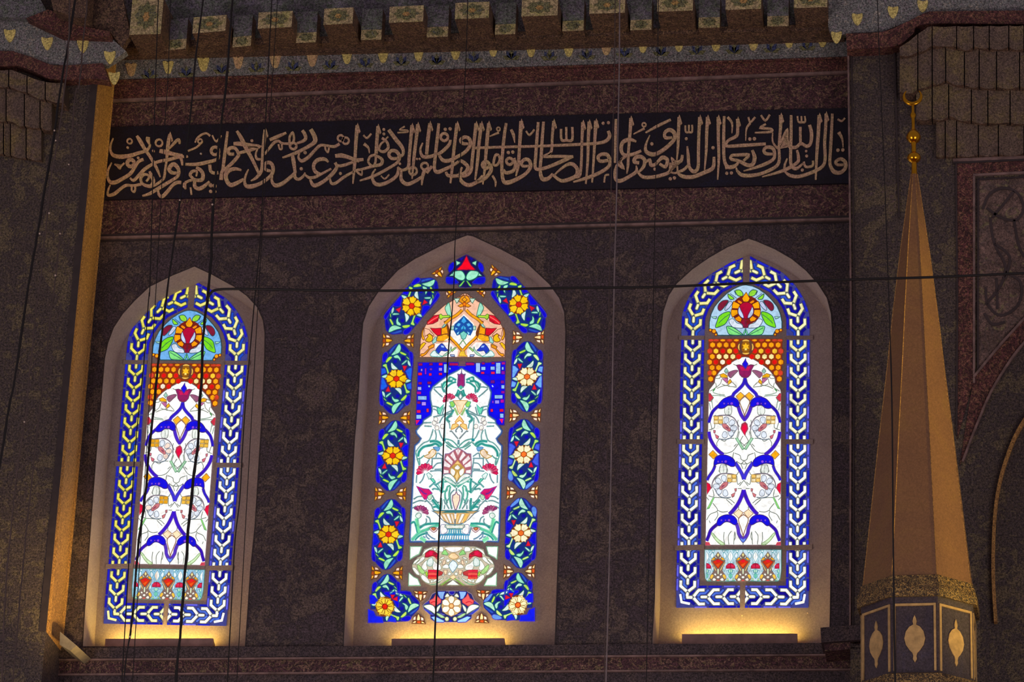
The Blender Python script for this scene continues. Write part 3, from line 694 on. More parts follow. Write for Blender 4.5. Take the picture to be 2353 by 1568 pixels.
    for tt, p in ((t3, ((1060,340),(1150,210),(1250,140),(1360,120),(1460,145),(1540,220),(1550,330),(1490,350),(1400,310),(1300,310),(1210,370),(1120,380))),
                  (t4, ((985,110),(1005,-50),(1100,-130),(1250,-135),(1400,-70),(1465,30),(1450,110),(1370,120),(1300,85),(1180,50),(1060,65))),
                  (t4, ((1045,1410),(1090,1290),(1200,1222),(1330,1208),(1440,1250),(1505,1340),(1495,1430),(1430,1430),(1330,1375),(1230,1372),(1130,1450),(1070,1450)))):
        F(tt(*p), (12,6,226), lvl=5, out=(60,36,120), ow=1.7, sm=1)
        ax = (p[2][0]+p[9][0])/2; ay = p[9][1]
        for dx, r, c in ((-60,26,(110,70,235)),(30,22,(120,60,225)),(110,34,(140,70,235))):
            F(tt(*[(ax+dx+r*math.cos(a), ay-38+r*math.sin(a)) for a in [k*math.pi/4 for k in range(8)]]), c, lvl=6, out=(40,10,150), ow=.8)
    # orange squares and white drops
    BR = (150,110,84)
    F(t3((1585,15),(1672,92),(1560,212),(1478,108)), (255,186,40), lvl=3, out=BR); F(t3((962,1325),(1062,1430),(972,1525),(868,1418)), (255,176,14), lvl=3, out=BR)
    F(t4((1540,1085),(1642,1162),(1540,1285),(1428,1182)), (255,226,186), lvl=3, out=BR, k=1.05)
    for tt, pts in ((t3, ((1692,100),(1570,215),(1600,340),(1640,440),(1692,590))), (t4, ((1655,1200),(1540,1300),(1580,1480),(1610,1568),(1650,1710)))):
        LN(tt(*pts), c=BR, w=1.5, lvl=3)
    fd.fill(t5((1575,165),(1640,195),(1705,165),(1680,230),(1640,262),(1600,230)), (110,150,250), 6, (60,70,190), 1)
    # rosettes: ring of blue-white petals, gilt lattice, rose heart
    def rosette(tt, cx, cy, flip, rose):
        s = -1 if flip else 1
        for k in range(8):
            a = math.radians(-40+45*k); c0 = (cx+190*math.cos(a), cy+170*math.sin(a))
            if k in (5, 4): continue
            pt = [(c0[0]+u*math.cos(a)-v*math.sin(a), c0[1]+u*math.sin(a)+v*math.cos(a)) for u, v in ((70,0),(30,58),(-55,40),(-80,0),(-55,-40),(30,-58))]
            pt = [(cx+s*(x-cx), y) for x, y in pt]
            F(tt(*pt), (228,238,250), lvl=3, out=(116,124,140), ow=1.3, sm=1)
        for i in range(2):
            for j in range(2):
                x, y = cx+s*(-215+i*105), cy-215+j*90
                F(tt(*[(x+a, y+b) for a, b in ((-45,-35),(45,-35),(45,38),(-45,38))]), (255,236,190) if (i+j) % 2 else (252,206,110), lvl=4, out=(176,140,50), ow=1.2)
        F(tt(*[(cx+s*a, cy+b) for a, b in ((-70,-80),(20,-70),(110,40),(90,90),(0,40),(-60,-10))]), (206,120,124), lvl=5, out=(140,96,104), sm=1)
        F(tt(*[(cx+s*a, cy+b) for a, b in ((0,-20),(60,0),(70,50),(20,20))]), (150,76,100), lvl=6, sm=1)
        F(tt(*[(cx+s*a, cy+b) for a, b in ((-270,60),(-225,70),(-235,130),(-265,120))]), rose, lvl=4, out=(130,90,100)); F(tt(*[(cx+s*a, cy+b) for a, b in ((-240,150),(-150,200),(-170,260),(-210,240))]), rose, lvl=4, out=(130,90,100))
        LN(tt(*[(cx+s*a, cy+b) for a, b in ((-250,-240),(-120,-270),(60,-270),(190,-210),(270,-80),(290,60))]), c=(126,116,130), w=1.8, lvl=3)
        LN(tt(*[(cx+s*a, cy+b) for a, b in ((-140,260),(0,270),(130,220),(230,60))]), c=(110,124,140), w=1.5, lvl=3)
    rosette(t3, 1245, 810, False, (226,110,130)); rosette(t4, 1225, 555, True, (214,120,124))
    for tt, cx, cy in ((t3, 1310, 425), (t4, 1195, 190)):
        F(tt(*[(cx+a, cy+b) for a, b in ((-60,-100),(-20,-110),(30,-105),(70,-95),(80,-10),(60,90),(0,100),(-60,95),(-90,10))]), (236,242,236), lvl=2, out=GREY, ow=1.2, sm=1); LN(tt((cx-10,cy-100),(cx+10,cy),(cx,cy+95)))
    # red hearts
    ht = t3((1690,688),(1610,735),(1588,840),(1640,930),(1690,1000)); fd.fill(ht+fd.mirror(ht)[::-1][1:-1], (188,40,70), 5, (150,90,100), 1.4)
    ht = t3((1690,740),(1625,790),(1625,850),(1660,930),(1690,980)); fd.fill(ht+fd.mirror(ht)[::-1][1:-1], (238,0,66), 6)
    F(t3((860,50),(900,40),(975,140),(900,225),(865,215)), (210,50,70), lvl=2, out=(130,90,90)); F(t4((822,480),(895,520),(920,610),(830,750)), (228,10,60), lvl=2, out=(150,70,80)); F(t5((795,250),(880,260),(910,330),(792,330)), (206,70,90), lvl=2)
    # green stems and grey leading of the clear ground
    F(t3((1465,1055),(1520,1040),(1665,1290),(1620,1310)), (170,222,180), lvl=4, out=(90,140,110)); F(t4((960,830),(1000,815),(880,1060),(825,1080)), (150,230,120), lvl=4, out=(80,140,100))
    F(t5((925,70),(965,60),(1080,190),(1220,290),(1200,318),(1130,310),(1020,210)), (206,236,190), lvl=3, out=(120,150,90), sm=1)
    LN(t3((1440,1055),(1300,1060),(1220,1120),(1110,1060)), t3((1110,1060),(1050,1160),(1060,1230)), t3((1530,830),(1535,900),(1500,1030)), t3((1840,1180),(1900,1240)), t3((1530,1180),(1420,1330),(1300,1385),(1200,1390)), t3((1430,1370),(1410,1500),(1460,1568)),
       t3((1450,1390),(1570,1440),(1600,1530),(1680,1568)), t3((1560,900),(1520,1050)), t3((1640,1000),(1580,1110),(1600,1150),(1690,1230)), t3((1530,640),(1520,720),(1560,800)), t3((970,560),(1020,540),(1060,580)), t3((1000,560),(1000,800),(930,840)), t3((870,870),(960,840)), t3((850,720),(900,700),(940,840)))
    LN(t4((1130,300),(1010,400),(960,480)), t4((1310,330),(1480,320),(1540,240)), t4((1500,330),(1520,520),(1600,470)), t4((1130,250),(1100,220),(1150,80)), t4((1275,270),(1290,200),(1240,80)), t4((960,640),(980,800),(860,780)), t4((1000,820),(1200,830),(1340,860),(1450,950)), t4((1260,860),(1400,990)), t4((960,950),(1060,1080),(1040,1140),(900,1200),(820,1330)), t4((1070,1110),(1180,1150),(1300,1130)), t4((1060,1140),(1070,1230),(1000,1340)), t4((880,1340),(900,1400)), t4((1540,1000),(1540,1090)), t4((820,820),(870,880)), t4((1560,560),(1660,430)), t4((1520,620),(1610,620)), t4((1590,60),(1640,180)), t4((1490,0),(1590,60),(1650,10)), t4((1600,60),(1680,70)))
    LN(t5((1215,30),(1205,180),(1230,310)), t5((1380,10),(1310,120),(1320,310)), t5((1455,20),(1440,160),(1430,310)), t5((1460,40),(1470,140),(1440,220)), t5((1640,265),(1640,320)), t5((1505,60),(1560,180),(1640,280)))
    # ---- flower strip at the foot
    fl = Panes(tf, xa, hue); TE = (70, 150, 160); OL = (120, 110, 100)
    x0, x1 = 780, 1640; fl.fill(t5((x0,432),(1640,428),(1640,1120),(1590,1090),(1500,1140),(1420,1130),(1300,1140),(1150,1140),(900,1135),(830,1130),(790,1080),(770,900)), (196,222,234), 0, (80,130,120), 1.3, both=True)
    def tulip(cx):
        S = lambda *p: t5(*[(cx+a, b) for a, b in p])
        def B(p, c, lvl, out=OL, sm=0, k=1.0, ow=1.1): fl.fill(S(*p), c, lvl, out, ow, sm, k); fl.fill(S(*[(-a, b) for a, b in p]), c, lvl, out, ow, sm, k)
        fl.fill(S((0,470),(70,570),(150,650),(165,690),(110,830),(100,900),(150,980),(190,1080),(150,1140),(-150,1140),(-190,1080),(-150,980),(-100,900),(-110,830),(-165,690),(-150,650),(-70,570)), (130,106,96), 1)
        fl.fill(S((0,495),(32,545),(0,600),(-32,545)), (250,232,150), 2, OL, 1); B(((35,600),(75,560),(60,620),(25,630)), (250,248,240), 2)
        B(((55,620),(100,600),(160,665),(95,665)), (250,176,20), 2); B(((150,700),(160,720),(90,850),(60,905),(30,905),(70,830)), (250,206,120), 2)
        fl.fill(S((-120,700),(0,640),(120,700),(60,780),(0,850),(-60,780)), (214,46,14), 3, (150,50,10), 1.2); fl.fill(S((-60,680),(0,655),(60,680),(0,720)), (226,20,40), 4); fl.fill(S((-50,770),(60,720),(0,820)), (230,90,20), 4)
        fl.fill(S((-18,860),(18,860),(18,980),(-18,980)), (226,240,206), 2, OL, .9); B(((60,960),(95,980),(60,1015),(35,1000)), (248,248,240), 2, sm=1)
        B(((100,1000),(150,985),(185,1060),(150,1090),(115,1050)), (252,200,70), 2, sm=1); fl.fill(S((-38,1045),(0,1020),(38,1045),(0,1080)), (252,250,244), 2, OL, 1, sm=1)
        B(((50,1090),(100,1065),(130,1110),(100,1135),(55,1120)), (252,248,240), 2, sm=1); fl.fill(S((-35,1110),(35,1110),(30,1135),(-30,1135)), (216,80,70), 2)
    def pink(cx, halfside=0):
        S = lambda *p: t5(*[(cx+a, b) for a, b in p])
        def B(p, c, lvl, out=TE, sm=0, ow=1.1):
            for sg in (-1, 1):
                if halfside and sg != halfside: continue
                fl.fill(S(*[(sg*a, b) for a, b in p]), c, lvl, out, ow, sm)
        B(((0,460),(50,540),(60,600),(0,720)), (252,254,252), 2, sm=0); B(((90,560),(140,490),(170,560),(130,630),(100,600)), (222,238,248), 2, sm=1); B(((50,440),(100,440),(70,500)), (190,226,240), 2); B(((110,450),(190,440),(160,500)), (236,246,250), 2)
        B(((70,640),(80,740),(50,720)), (226,236,250), 2); B(((150,790),(165,860),(145,920),(120,860)), (232,236,250), 2, sm=1)
        B(((0,735),(55,745),(100,800),(100,850),(0,850)), (196,22,60), 3, (130,30,60)); 
        for a in (20, 50, 80): B(((a,765),(a+12,770),(a*.6,840)), (236,60,110), 4, None)
        B(((0,865),(40,880),(40,940),(0,950)), (190,236,206), 3); B(((50,900),(100,910),(70,1000)), (206,230,248), 2); B(((0,960),(40,980),(40,1040),(0,1080)), (120,206,180), 3); B(((60,1060),(90,1120),(40,1130)), (206,226,110), 2)
    for cx in (1078, 1640, 2200): tulip(cx)
    for cx in (1358, 1921): pink(cx)
    pink(815, 1); pink(2455, -1)
    go = g.build('plaster_grille', root)
    b.build('border_glazing', root); lu.build('arched_flower_light', root); hx.build('honeycomb_light', root); fd.build('tulip_and_ribbon_light', root); fl.build('flower_strip_light', root)
    return root

def homography(src, dst):
    A = []; B = []
    for (x, y), (u, v) in zip(src, dst):
        A.append([x, y, 1, 0, 0, 0, -u*x, -u*y]); B.append(u); A.append([0, 0, 0, x, y, 1, -v*x, -v*y]); B.append(v)
    n = 8
    for i in range(n):
        p = max(range(i, n), key=lambda r: abs(A[r][i])); A[i], A[p] = A[p], A[i]; B[i], B[p] = B[p], B[i]
        for r in range(n):
            if r != i:
                f = A[r][i]/A[i][i]
                for c in range(i, n): A[r][c] -= f*A[i][c]
                B[r] -= f*B[i]
    h = [B[i]/A[i][i] for i in range(n)]+[1]
    return lambda p: ((h[0]*p[0]+h[1]*p[1]+h[2])/(h[6]*p[0]+h[7]*p[1]+1), (h[3]*p[0]+h[4]*p[1]+h[5])/(h[6]*p[0]+h[7]*p[1]+1))
HL = homography([(1567,776),(1862,774),(1857.5,1394),(1553.6,1398.6)], [(290,832),(568.7,832),(519.5,1436),(237.4,1435)])
def hue_right(c, p, side): return c
def hue_left(c, p, side):
    "first window: dimmer, yellower daylight put into the glass colours, most on its left"
    x = sum(q[0] for q in p)/len(p); y = sum(q[1] for q in p)/len(p)
    if min(c) > 225 and len(p) < 60: return (246, 222, 206) if x < 1690 and (int(x*.13)+int(y*.11)) % 3 == 0 else c
    if c == (196,222,234): return (150, 196, 226)
    if c in ((255,236,190), (252,206,110)): return (238, 168, 28) if x < 1712 else (246, 192, 70)
    if c == (228,238,250): return (146, 192, 236) if x < 1712 else (186, 214, 242)
    if c == (176,212,240): return (112, 178, 238)
    if c == (252,236,160) and x < 1715: return (255,170,10)
    return c
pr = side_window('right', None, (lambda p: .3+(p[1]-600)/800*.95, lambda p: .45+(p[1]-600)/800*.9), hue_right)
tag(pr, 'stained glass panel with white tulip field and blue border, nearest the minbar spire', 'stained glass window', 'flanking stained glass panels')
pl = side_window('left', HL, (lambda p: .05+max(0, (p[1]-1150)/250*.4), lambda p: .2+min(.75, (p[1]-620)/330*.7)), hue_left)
tag(pl, 'stained glass panel with yellow braided border, behind the hanging cables', 'stained glass window', 'flanking stained glass panels')
# ------------------------------------------------------------------ the middle window
def middle_window():
    xa = lambda y: 1072-(y-590)*35/810
    key = 'mid'; root = empty('stained_glass_panel', WIN[key]['inn'][0]*.5+WIN[key]['inn'][-1]*.5+Vector((0, -.004, 0)))
    g = MB(); f = [p.copy() for p in WIN[key]['inn']]
    if (f[1]-f[0]).cross(f[2]-f[0]).y > 0: f = f[::-1]
    g.prism(f, [Vector((p.x, p.y+.05, p.z)) for p in f], M['plaster']); g.build('plaster_grille', root)
    c1, c2, c3, c4, c5, c6, c7, c8 = T(850,580), T(850,740), T(930,820), T(930,960), T(930,1100), T(930,1240), T(840,1280), T(840,940)
    NAVY, DG, RB = (16,44,128), (20,112,92), (130,48,12)
    MINT, LIME, PALE = (160,234,200), (186,228,76), (206,236,222)
    def medallion(cx, cy, ang, flip, warm, kind='full', sc=1.0, blue=(4,4,236)):
        """almond of leaves and a six-petalled flower; ang turns it, flip mirrors it"""
        gp = Panes(None, xa); ca, sa = math.cos(math.radians(ang)), math.sin(math.radians(ang))
        def X(pts, rot=0):
            out = []
            for x, y in pts:
                if rot: x, y = -x, -y
                if flip: x = -x
                x, y = x*sc/9.8, y*sc/9.8
                x -= .045*y*(0 if ang else 1)*(1)  # the wall's own lean
                out.append((cx+x*ca-y*sa, cy+x*sa+y*ca))
            return out
        side = [(30,-795),(120,-765),(230,-640),(300,-595),(362,-500),(362,-250),(356,0)]
        oth = [(-30,795),(-120,765),(-230,640),(-300,595),(-362,500),(-362,250),(-356,0)]
        lft = [(-345,0),(-340,-250),(-335,-480),(-260,-585),(-190,-645),(-60,-770)]
        rgt = [(345,0),(340,250),(335,480),(260,585),(190,645),(60,770)]
        outline = side[:-1]+rgt+[(-30,795)]+oth[1:-1]+lft
        rots = (0, 1)
        if kind == 'half': outline = side[:-1]+[(356,60),(-345,60)]+lft; rots = (0,)
        gp.fill(X(outline), NAVY, 0, (40,30,140), 1.2)
        V = [random.random() for _ in range(24)]
        for r in rots:
            def f(pts, c, lvl=1, out=DG, ow=1.2, sm=1):
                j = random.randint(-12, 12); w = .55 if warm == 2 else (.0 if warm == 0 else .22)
                c = lerp(c, (250,252,248), w*random.random()) if c[1] > 180 and c[2] > 60 else c  # whitened where daylight floods the pane, put into its colour
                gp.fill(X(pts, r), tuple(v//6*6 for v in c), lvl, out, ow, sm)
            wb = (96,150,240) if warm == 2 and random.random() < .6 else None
            f([(70,-780),(130,-760),(250,-640),(255,-575),(150,-635),(80,-705)], wb or (6,10,170), 1, (30,40,170))
            f([(-20,-770),(-100,-720),(-185,-600),(-160,-570),(-80,-680)], (36,90,196), 1, (30,40,170))
            f([(-320,-550),(-262,-600),(-212,-545),(-255,-410),(-310,-370),(-333,-460)], wb or (6,4,210), 1, (60,50,190))
            f([(275,-610),(345,-560),(350,-330),(325,-262),(290,-430),(262,-560)], (6,4,215), 1, (60,50,190))
            f([(20,-780),(62,-740),(72,-660),(20,-575),(-135,-528),(-60,-640)], MINT)
            f([(70,-612),(190,-560),(198,-530),(160,-525),(62,-572)], LIME); f([(-140,-500),(-120,-470),(-230,-360),(-252,-402),(-200,-482)], LIME)
            f([(208,-502),(262,-458),(268,-425),(205,-482)], LIME)
            f([(-85,-500),(0,-535),(72,-460),(74,-395),(20,-455),(-50,-465)], MINT)
            f([(105,-335),(205,-425),(215,-380),(130,-318)], (150,226,206)); f([(236,-425),(290,-370),(312,-290),(278,-288),(240,-340)], (190,232,226))
            f([(-128,-365),(-60,-300),(24,-218),(-92,-212),(-132,-280)], (214,236,228))
            gp.fill(X([(-45+50*math.cos(a), -390+50*math.sin(a)) for a in [k*math.pi/5 for k in range(10)]], r), (6,4,178), 1, (10,40,110), 1.0)
            gp.fill(X([(132+48*math.cos(a), -458+55*math.sin(a)) for a in [k*math.pi/5 for k in range(10)]], r), (4,6,140), 1, (10,40,110), 1.0)
            f([(-312,-312),(-238,-332),(-218,-270),(-165,-118),(-200,-105),(-250,-240),(-312,-280)], (180,228,100))
            f([(122,-292),(232,-290),(202,-222),(168,-165)], (232,20,52), 2, (110,20,60), 1.1, 0)
            f([(198,-168),(280,-242),(342,-250),(336,22),(290,12),(222,-120)], blue, 1, (50,40,190), 1.3, 0)
            f([(-350,-232),(-272,-232),(-240,-170),(-240,-130),(-340,-90)], blue, 1, (50,40,190), 1.3, 0)
            f([(-332,-50),(-235,-92),(-195,-70),(-230,-22),(-290,-18)], (190,232,212))
        gp.fill(X([(230*math.cos(a), 205*math.sin(a)) for a in [k*math.pi/12 for k in range(24)]]), RB, 2.2)
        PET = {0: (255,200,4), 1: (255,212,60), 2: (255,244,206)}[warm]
        for k in range(6):
            a = math.radians(60*k+(0 if kind == 'full' else 25)); pt = []
            for u, v in ((68,-32),(140,-76),(206,-84),(214,-30),(252,0),(214,30),(206,84),(140,76),(68,32)):
                u2 = u*(.92 if k % 3 else 1); v2 = v*.93; pt.append((u2*math.cos(a)-v2*math.sin(a), u2*math.sin(a)+v2*math.cos(a)))
            gp.fill(X(pt), lerp(PET, (255,232,130), .35*random.random()//.12*.12), 3, (140,90,10) if warm < 2 else (170,140,60), 1.0)
        gp.fill(X([(62*math.cos(a), 62*math.sin(a)) for a in [k*math.pi/6 for k in range(12)]]), (228,40,10) if warm < 2 else (250,120,40), 4, (150,20,10), 1.3)
        return gp
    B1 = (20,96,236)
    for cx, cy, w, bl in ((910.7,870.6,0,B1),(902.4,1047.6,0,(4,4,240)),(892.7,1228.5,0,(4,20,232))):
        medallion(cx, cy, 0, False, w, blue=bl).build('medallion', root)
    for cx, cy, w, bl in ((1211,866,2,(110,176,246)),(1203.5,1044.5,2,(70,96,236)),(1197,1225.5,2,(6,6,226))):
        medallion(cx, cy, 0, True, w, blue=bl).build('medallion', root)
    medallion(946, 703.5, 39, False, 0).build('medallion', root); medallion(1192, 700, -39, True, 0).build('medallion', root)
    # two angle medallions at the foot
    for flip, warm, cx, cy in ((False, 1, 884.4, 1394.5), (True, 2, 1190, 1391)):
        gp = medallion(cx, cy, 0, flip, warm, 'half', .92); s = -1 if flip else 1
        g2 = medallion(cx, cy, 90 if not flip else -90, not flip, warm, 'half', .98)
        o2 = gp
        off = len(o2.v); o2.v += g2.v; o2.f += [tuple(i+off for i in fc) for fc in g2.f]; o2.mi += [o2.slot(g2.mats[i]) for i in g2.mi]; o2.sm += g2.sm
        c = lambda *p: [(cx+s*a/9.8, cy+b/9.8) for a, b in p]
        o2.fill(c((-375,60),(-255,110),(-205,215),(-60,240),(-40,360),(-375,360)), (8,24,240), 2.5, (50,40,200), 1.5)
        o2.fill(c((-340,-260),(-250,-250),(-160,-150),(-230,-60),(-340,-70)), (8,20,236), 2.6, (50,40,200), 1.3)
        o2.fill(c((60,330),(150,200),(240,290),(250,350)), (10,40,236), 2.6, (50,40,200), 1.3)
        o2.build('medallion', root)
    # gilt trefoils between the medallions
    AM, DK = (250,180,20), (120,60,10)
    def trefoil(cx, cy, ang, warm, sc=1.0):  # stronger daylight on warm ones is put into paler glass colours
        gp = Panes(None, xa); ca, sa = math.cos(math.radians(ang))*sc/9.8, math.sin(math.radians(ang))*sc/9.8
        X = lambda *p: [(cx+(x-385)*ca-(y-205)*sa, cy+(x-385)*sa+(y-205)*ca) for x, y in p]
        gp.fill(X((290,40),(360,80),(470,130),(520,200),(470,250),(430,320),(350,340),(280,370)), (92,62,44), 0)
        gp.fill(X((362,165),(405,165),(500,188),(500,212),(420,240),(362,232)), lerp(AM, (255,240,200), .8 if warm else 0), 1, DK, 1.1)
        gp.fill(X((300,165),(350,172),(350,255),(290,245)), (168,70,24) if not warm else (226,84,30), 1, DK, 1)
        gp.fill(X((305,50),(352,120),(342,155),(300,130)), (240,170,30) if not warm else (255,226,170), 1, DK, 1.1); gp.fill(X((300,265),(348,268),(330,310),(288,355)), (250,180,50) if not warm else (255,226,150), 1, DK, 1.1)
        gp.fill(X((368,75),(430,92),(465,140),(372,138)), (244,214,190) if not warm else (250,240,224), 1, DK, 1.1); gp.fill(X((362,258),(442,250),(420,312),(355,322)), (246,220,200) if not warm else (250,240,224), 1, DK, 1.1)
        gp.build('trefoil', root)
    for x, y, w in ((915,783,0),(906.3,960.4,0),(897,1135.5,0),(889,1317,0)):
        trefoil(x-26, y, 0, 0); trefoil(x+26, y, 180, 0)
    for x, y in ((1214,776),(1206.5,955),(1200,1133),(1193,1314)):
        trefoil(x-26, y, 0, 1); trefoil(x+26, y-1, 180, 1)
    trefoil(1008, 628, 52, 0, .9); trefoil(1135, 624, 128, 0, .9); trefoil(1034, 672, 232, 0, .8); trefoil(1107, 670, -52, 0, .8)
    trefoil(966, 1369, 90, 1); trefoil(962, 1424, -90, 1); trefoil(1110, 1367, 90, 1); trefoil(1107, 1422, -90, 1)
    # red tulip at the crown
    gp = Panes(None, xa)
    h = c1((2175,55),(2090,95),(2000,140),(1920,200),(1800,265),(1755,390),(1790,460),(1720,550),(1715,680),(1800,725),(1990,715),(2005,780),(2160,795)); gp.fill(h+gp.mirror(h)[::-1], (18,16,86), 0, (50,40,110), 1.4)
    F = lambda *a, **k: gp.fill(*a, both=True, **k)
    F(c1((1870,225),(1790,300),(1768,390),(1790,445),(1850,400),(1895,300)), (4,4,226), sm=1, out=(40,30,170)); F(c1((1725,560),(1720,680),(1820,715),(1990,692),(1960,640),(1880,575)), (4,6,214), sm=1, out=(40,50,170)); F(c1((2020,145),(2110,105),(2060,190)), (6,4,160))
    F(c1((1940,190),(2032,228),(2030,250),(1950,300)), (160,226,190), out=DG); F(c1((1870,460),(1925,425),(2060,420),(2130,500),(2142,585),(2085,632),(1990,612),(1900,550)), (160,240,205), 2, DG, 1.6, 1); F(c1((1790,530),(1870,460),(1880,530)), (170,236,200), 1, DG)
    h = c1((2178,70),(2120,190),(2060,290),(1955,385),(1990,402),(2110,390),(2178,398)); gp.fill(h+gp.mirror(h)[::-1][1:], (250,0,36), 3, (120,10,60), 1.6)
    F(c1((2140,640),(2110,640),(2005,755),(2015,778),(2060,750)), (150,224,70), 2, DG)
    gp.build('red_tulip_light', root)
    # ---- lunette
    gp = Panes(None, xa); OC = (120,60,20); GO = (246,164,14)
    h = c2((1118,795),(1130,640),(1140,400),(1180,210),(1260,70),(1440,-165),(1690,-380),(1830,-460),(1960,-540),(2060,-605),(2130,-640)); gp.fill(h+gp.mirror(h)[::-1], (248,192,160), 0, (110,74,60), 1.5)
    gp.fill(c2((2115,-175),(1880,20),(1780,220),(1800,370),(1960,560),(2090,640),(2250,560),(2400,370),(2420,220),(2320,20)), (252,246,240), 1, None); 
    F = lambda *a, **k: gp.fill(*a, both=True, **k)
    F(c2((1470,480),(1800,460),(1990,640),(1960,790),(1400,790),(1470,650)), (250,244,240), 1)
    gp.line(c2((2080,-270),(1960,-160),(1800,-60),(1690,40)), OC, 7.5, 2, True); gp.line(c2((2080,-270),(1960,-160),(1800,-60),(1690,40)), GO, 5, 3, True)
    gp.line(c2((1690,-20),(1780,220),(1790,330),(1950,500),(2070,640)), OC, 7, 2, True); gp.line(c2((1790,320),(1950,500),(2070,640)), GO, 4.5, 3, True)
    F(c2((2130,-600),(2060,-570),(1990,-470),(2080,-420),(1980,-360),(2040,-330),(2110,-350),(2110,-250)), (250,160,20), 3, OC, 1.4); gp.fill(c2((2075,-500),(2125,-560),(2190,-500),(2130,-450)), (252,170,20), 4, OC); gp.fill(c2(*[(2128+38*math.cos(a), -400+45*math.sin(a)) for a in [k*math.pi/4 for k in range(8)]]), (250,130,10), 5, (150,50,10))
    F(c2((1900,-525),(2020,-530),(2010,-470),(1950,-420)), (196,226,206), 3, (60,110,90)); F(c2((1990,-540),(2090,-630),(2110,-610),(2010,-550)), (250,200,170), 2, OC)
    F(c2((1780,-430),(1700,-340),(1700,-270),(1760,-150),(1830,-130),(1815,-280)), (160,230,200), 2, (40,110,90), 1.5, 1)
    F(c2((1560,-160),(1600,-180),(1640,-140),(1800,-150),(1800,-105),(1640,-90),(1600,-50),(1560,-90)), (176,224,60), 3, (60,110,30))
    F(c2((1560,-160),(1440,-140),(1290,0),(1290,60),(1420,40),(1530,-20)), (226,16,40), 2, (120,20,30), 1.4); gp.line(c2((1540,-120),(1400,-40),(1300,40)), (250,120,110), 1.5, 4, True); gp.line(c2((1545,-70),(1420,10)), (140,10,30), 1.5, 4, True)
    F(c2((1360,140),(1470,150),(1600,140),(1600,290),(1520,310),(1430,230)), (224,6,36), 2, (120,20,30), 1.4); F(c2((1610,150),(1690,120),(1730,70),(1760,260),(1610,290)), (250,164,10), 2, OC, 1.4)
    F(c2((1520,330),(1600,310),(1680,280),(1760,300),(1780,380),(1700,430),(1510,430)), (252,176,20), 2, OC, 1.4, 1); F(c2((1660,430),(1770,360),(1750,420)), (255,238,190), 3)
    F(c2((1250,420),(1310,330),(1290,310),(1340,270),(1410,330),(1400,420),(1330,455)), (240,190,10), 2, OC, 1.5, 1); F(c2((1210,130),(1165,260),(1180,380),(1220,410),(1225,360),(1195,280)), (250,176,10), 2, OC, 1.4, 1)
    F(c2((1120,640),(1140,520),(1210,460),(1260,480),(1200,560)), (250,200,20), 2, OC, 1.3); F(c2((1330,600),(1310,560),(1400,510),(1450,510),(1440,570),(1350,610),(1260,730),(1180,780),(1135,760),(1150,720),(1220,710)), (248,160,20), 2, OC, 1.4)
    F(c2((1400,450),(1470,335),(1520,340),(1490,450),(1420,490)), (160,216,206), 2, (70,120,110)); F(c2((1620,120),(1700,20),(1740,20),(1700,90),(1640,130)), (170,226,210), 2, (70,120,110))
    F(c2((1220,140),(1330,170),(1440,290),(1440,330),(1340,260),(1240,330)), (250,196,164), 1, OC)
    F(c2((1480,640),(1580,510),(1640,500),(1720,600),(1760,640),(1690,660),(1600,650),(1540,720)), (30,60,196), 2, (50,60,130), 1.4, 1); F(c2((1600,530),(1660,540),(1670,580),(1610,570)), (150,190,250), 3)
    F(c2((1370,770),(1400,680),(1470,650),(1560,740),(1630,785)), (226,248,246), 2, (70,160,150), 1.4, 1); F(c2((1640,770),(1790,640),(1830,560),(1830,650),(1750,740)), (170,220,190), 2, (90,130,110), 1.2, 1); F(c2((1830,640),(1920,570),(1950,580),(1850,670)), (170,214,110), 2, (90,130,80))
    F(c2((1810,740),(1900,740),(1905,780),(1820,775)), (190,220,250), 3, (20,30,110), 1.4); gp.fill(c2((2000,770),(2030,680),(2070,650),(2130,660),(2150,740),(2200,775)), (252,206,60), 3, (170,120,30), 1.3)
    gp.line(c2((1480,480),(1640,470)), (180,110,60), 1.2, 2, True)
    # blue blossom
    BB = (30,90,160)
    gp.fill(c2((2115,-130),(2000,-20),(1910,60),(1890,180),(1960,300),(2060,260),(2110,280),(2180,260),(2260,300),(2320,180),(2310,60),(2230,-20)), (20,80,170), 3, BB, 1.6)
    for p, c in ((((2115,-120),(2050,-10),(2115,40),(2180,-10)),(60,170,240)), (((1990,20),(2050,40),(2010,110),(1940,80)),(90,190,245)), (((1920,120),(1990,150),(1920,190)),(110,206,250)), (((1950,250),(2020,210),(1980,300)),(150,226,250)), (((2110,70),(2050,130),(2050,180),(2110,160)),(60,180,236))):
        gp.fill(c2(*p), c, 4, BB, 1); 
        if p[0][0] != 2115: gp.fill([(2*xa(y)-x, y) for x, y in c2(*p)], c, 4, BB, 1)
    gp.fill(c2((2030,260),(2110,210),(2190,270),(2150,370),(2110,395),(2060,370)), (130,220,206), 4, (40,130,120), 1.4); gp.line(c2((2100,400),(2010,520)), (110,160,100), 2.2, 3, True)
    F(c2((1830,100),(1890,90),(1900,180),(1830,180)), (180,226,206), 2, (60,120,100))
    gp.build('arched_flower_light', root)
    # ---- blue lattice spandrels and the vase light
    bl = Panes(None, xa); BL = (4,2,240)
    bl.fill(c3((300,130),(1215,125),(1215,195),(2270,100),(2240,1540),(245,1540)), BL, 0, (70,40,130), 1.4)
    bl.fill(c3((1200,100),(1372,100),(1372,215),(1200,215)), (106,78,84), .5)
    def rect(x, y, w, h, c, lvl=1, out=(20,10,140)): bl.fill(c3((x-w/2,y-h/2),(x+w/2,y-h/2),(x+w/2,y+h/2),(x-w/2,y+h/2)), c, lvl, out, 1.0)
    CR_, PK, SK, VI = (150,10,96), (240,16,80), (146,196,250), (166,130,240)
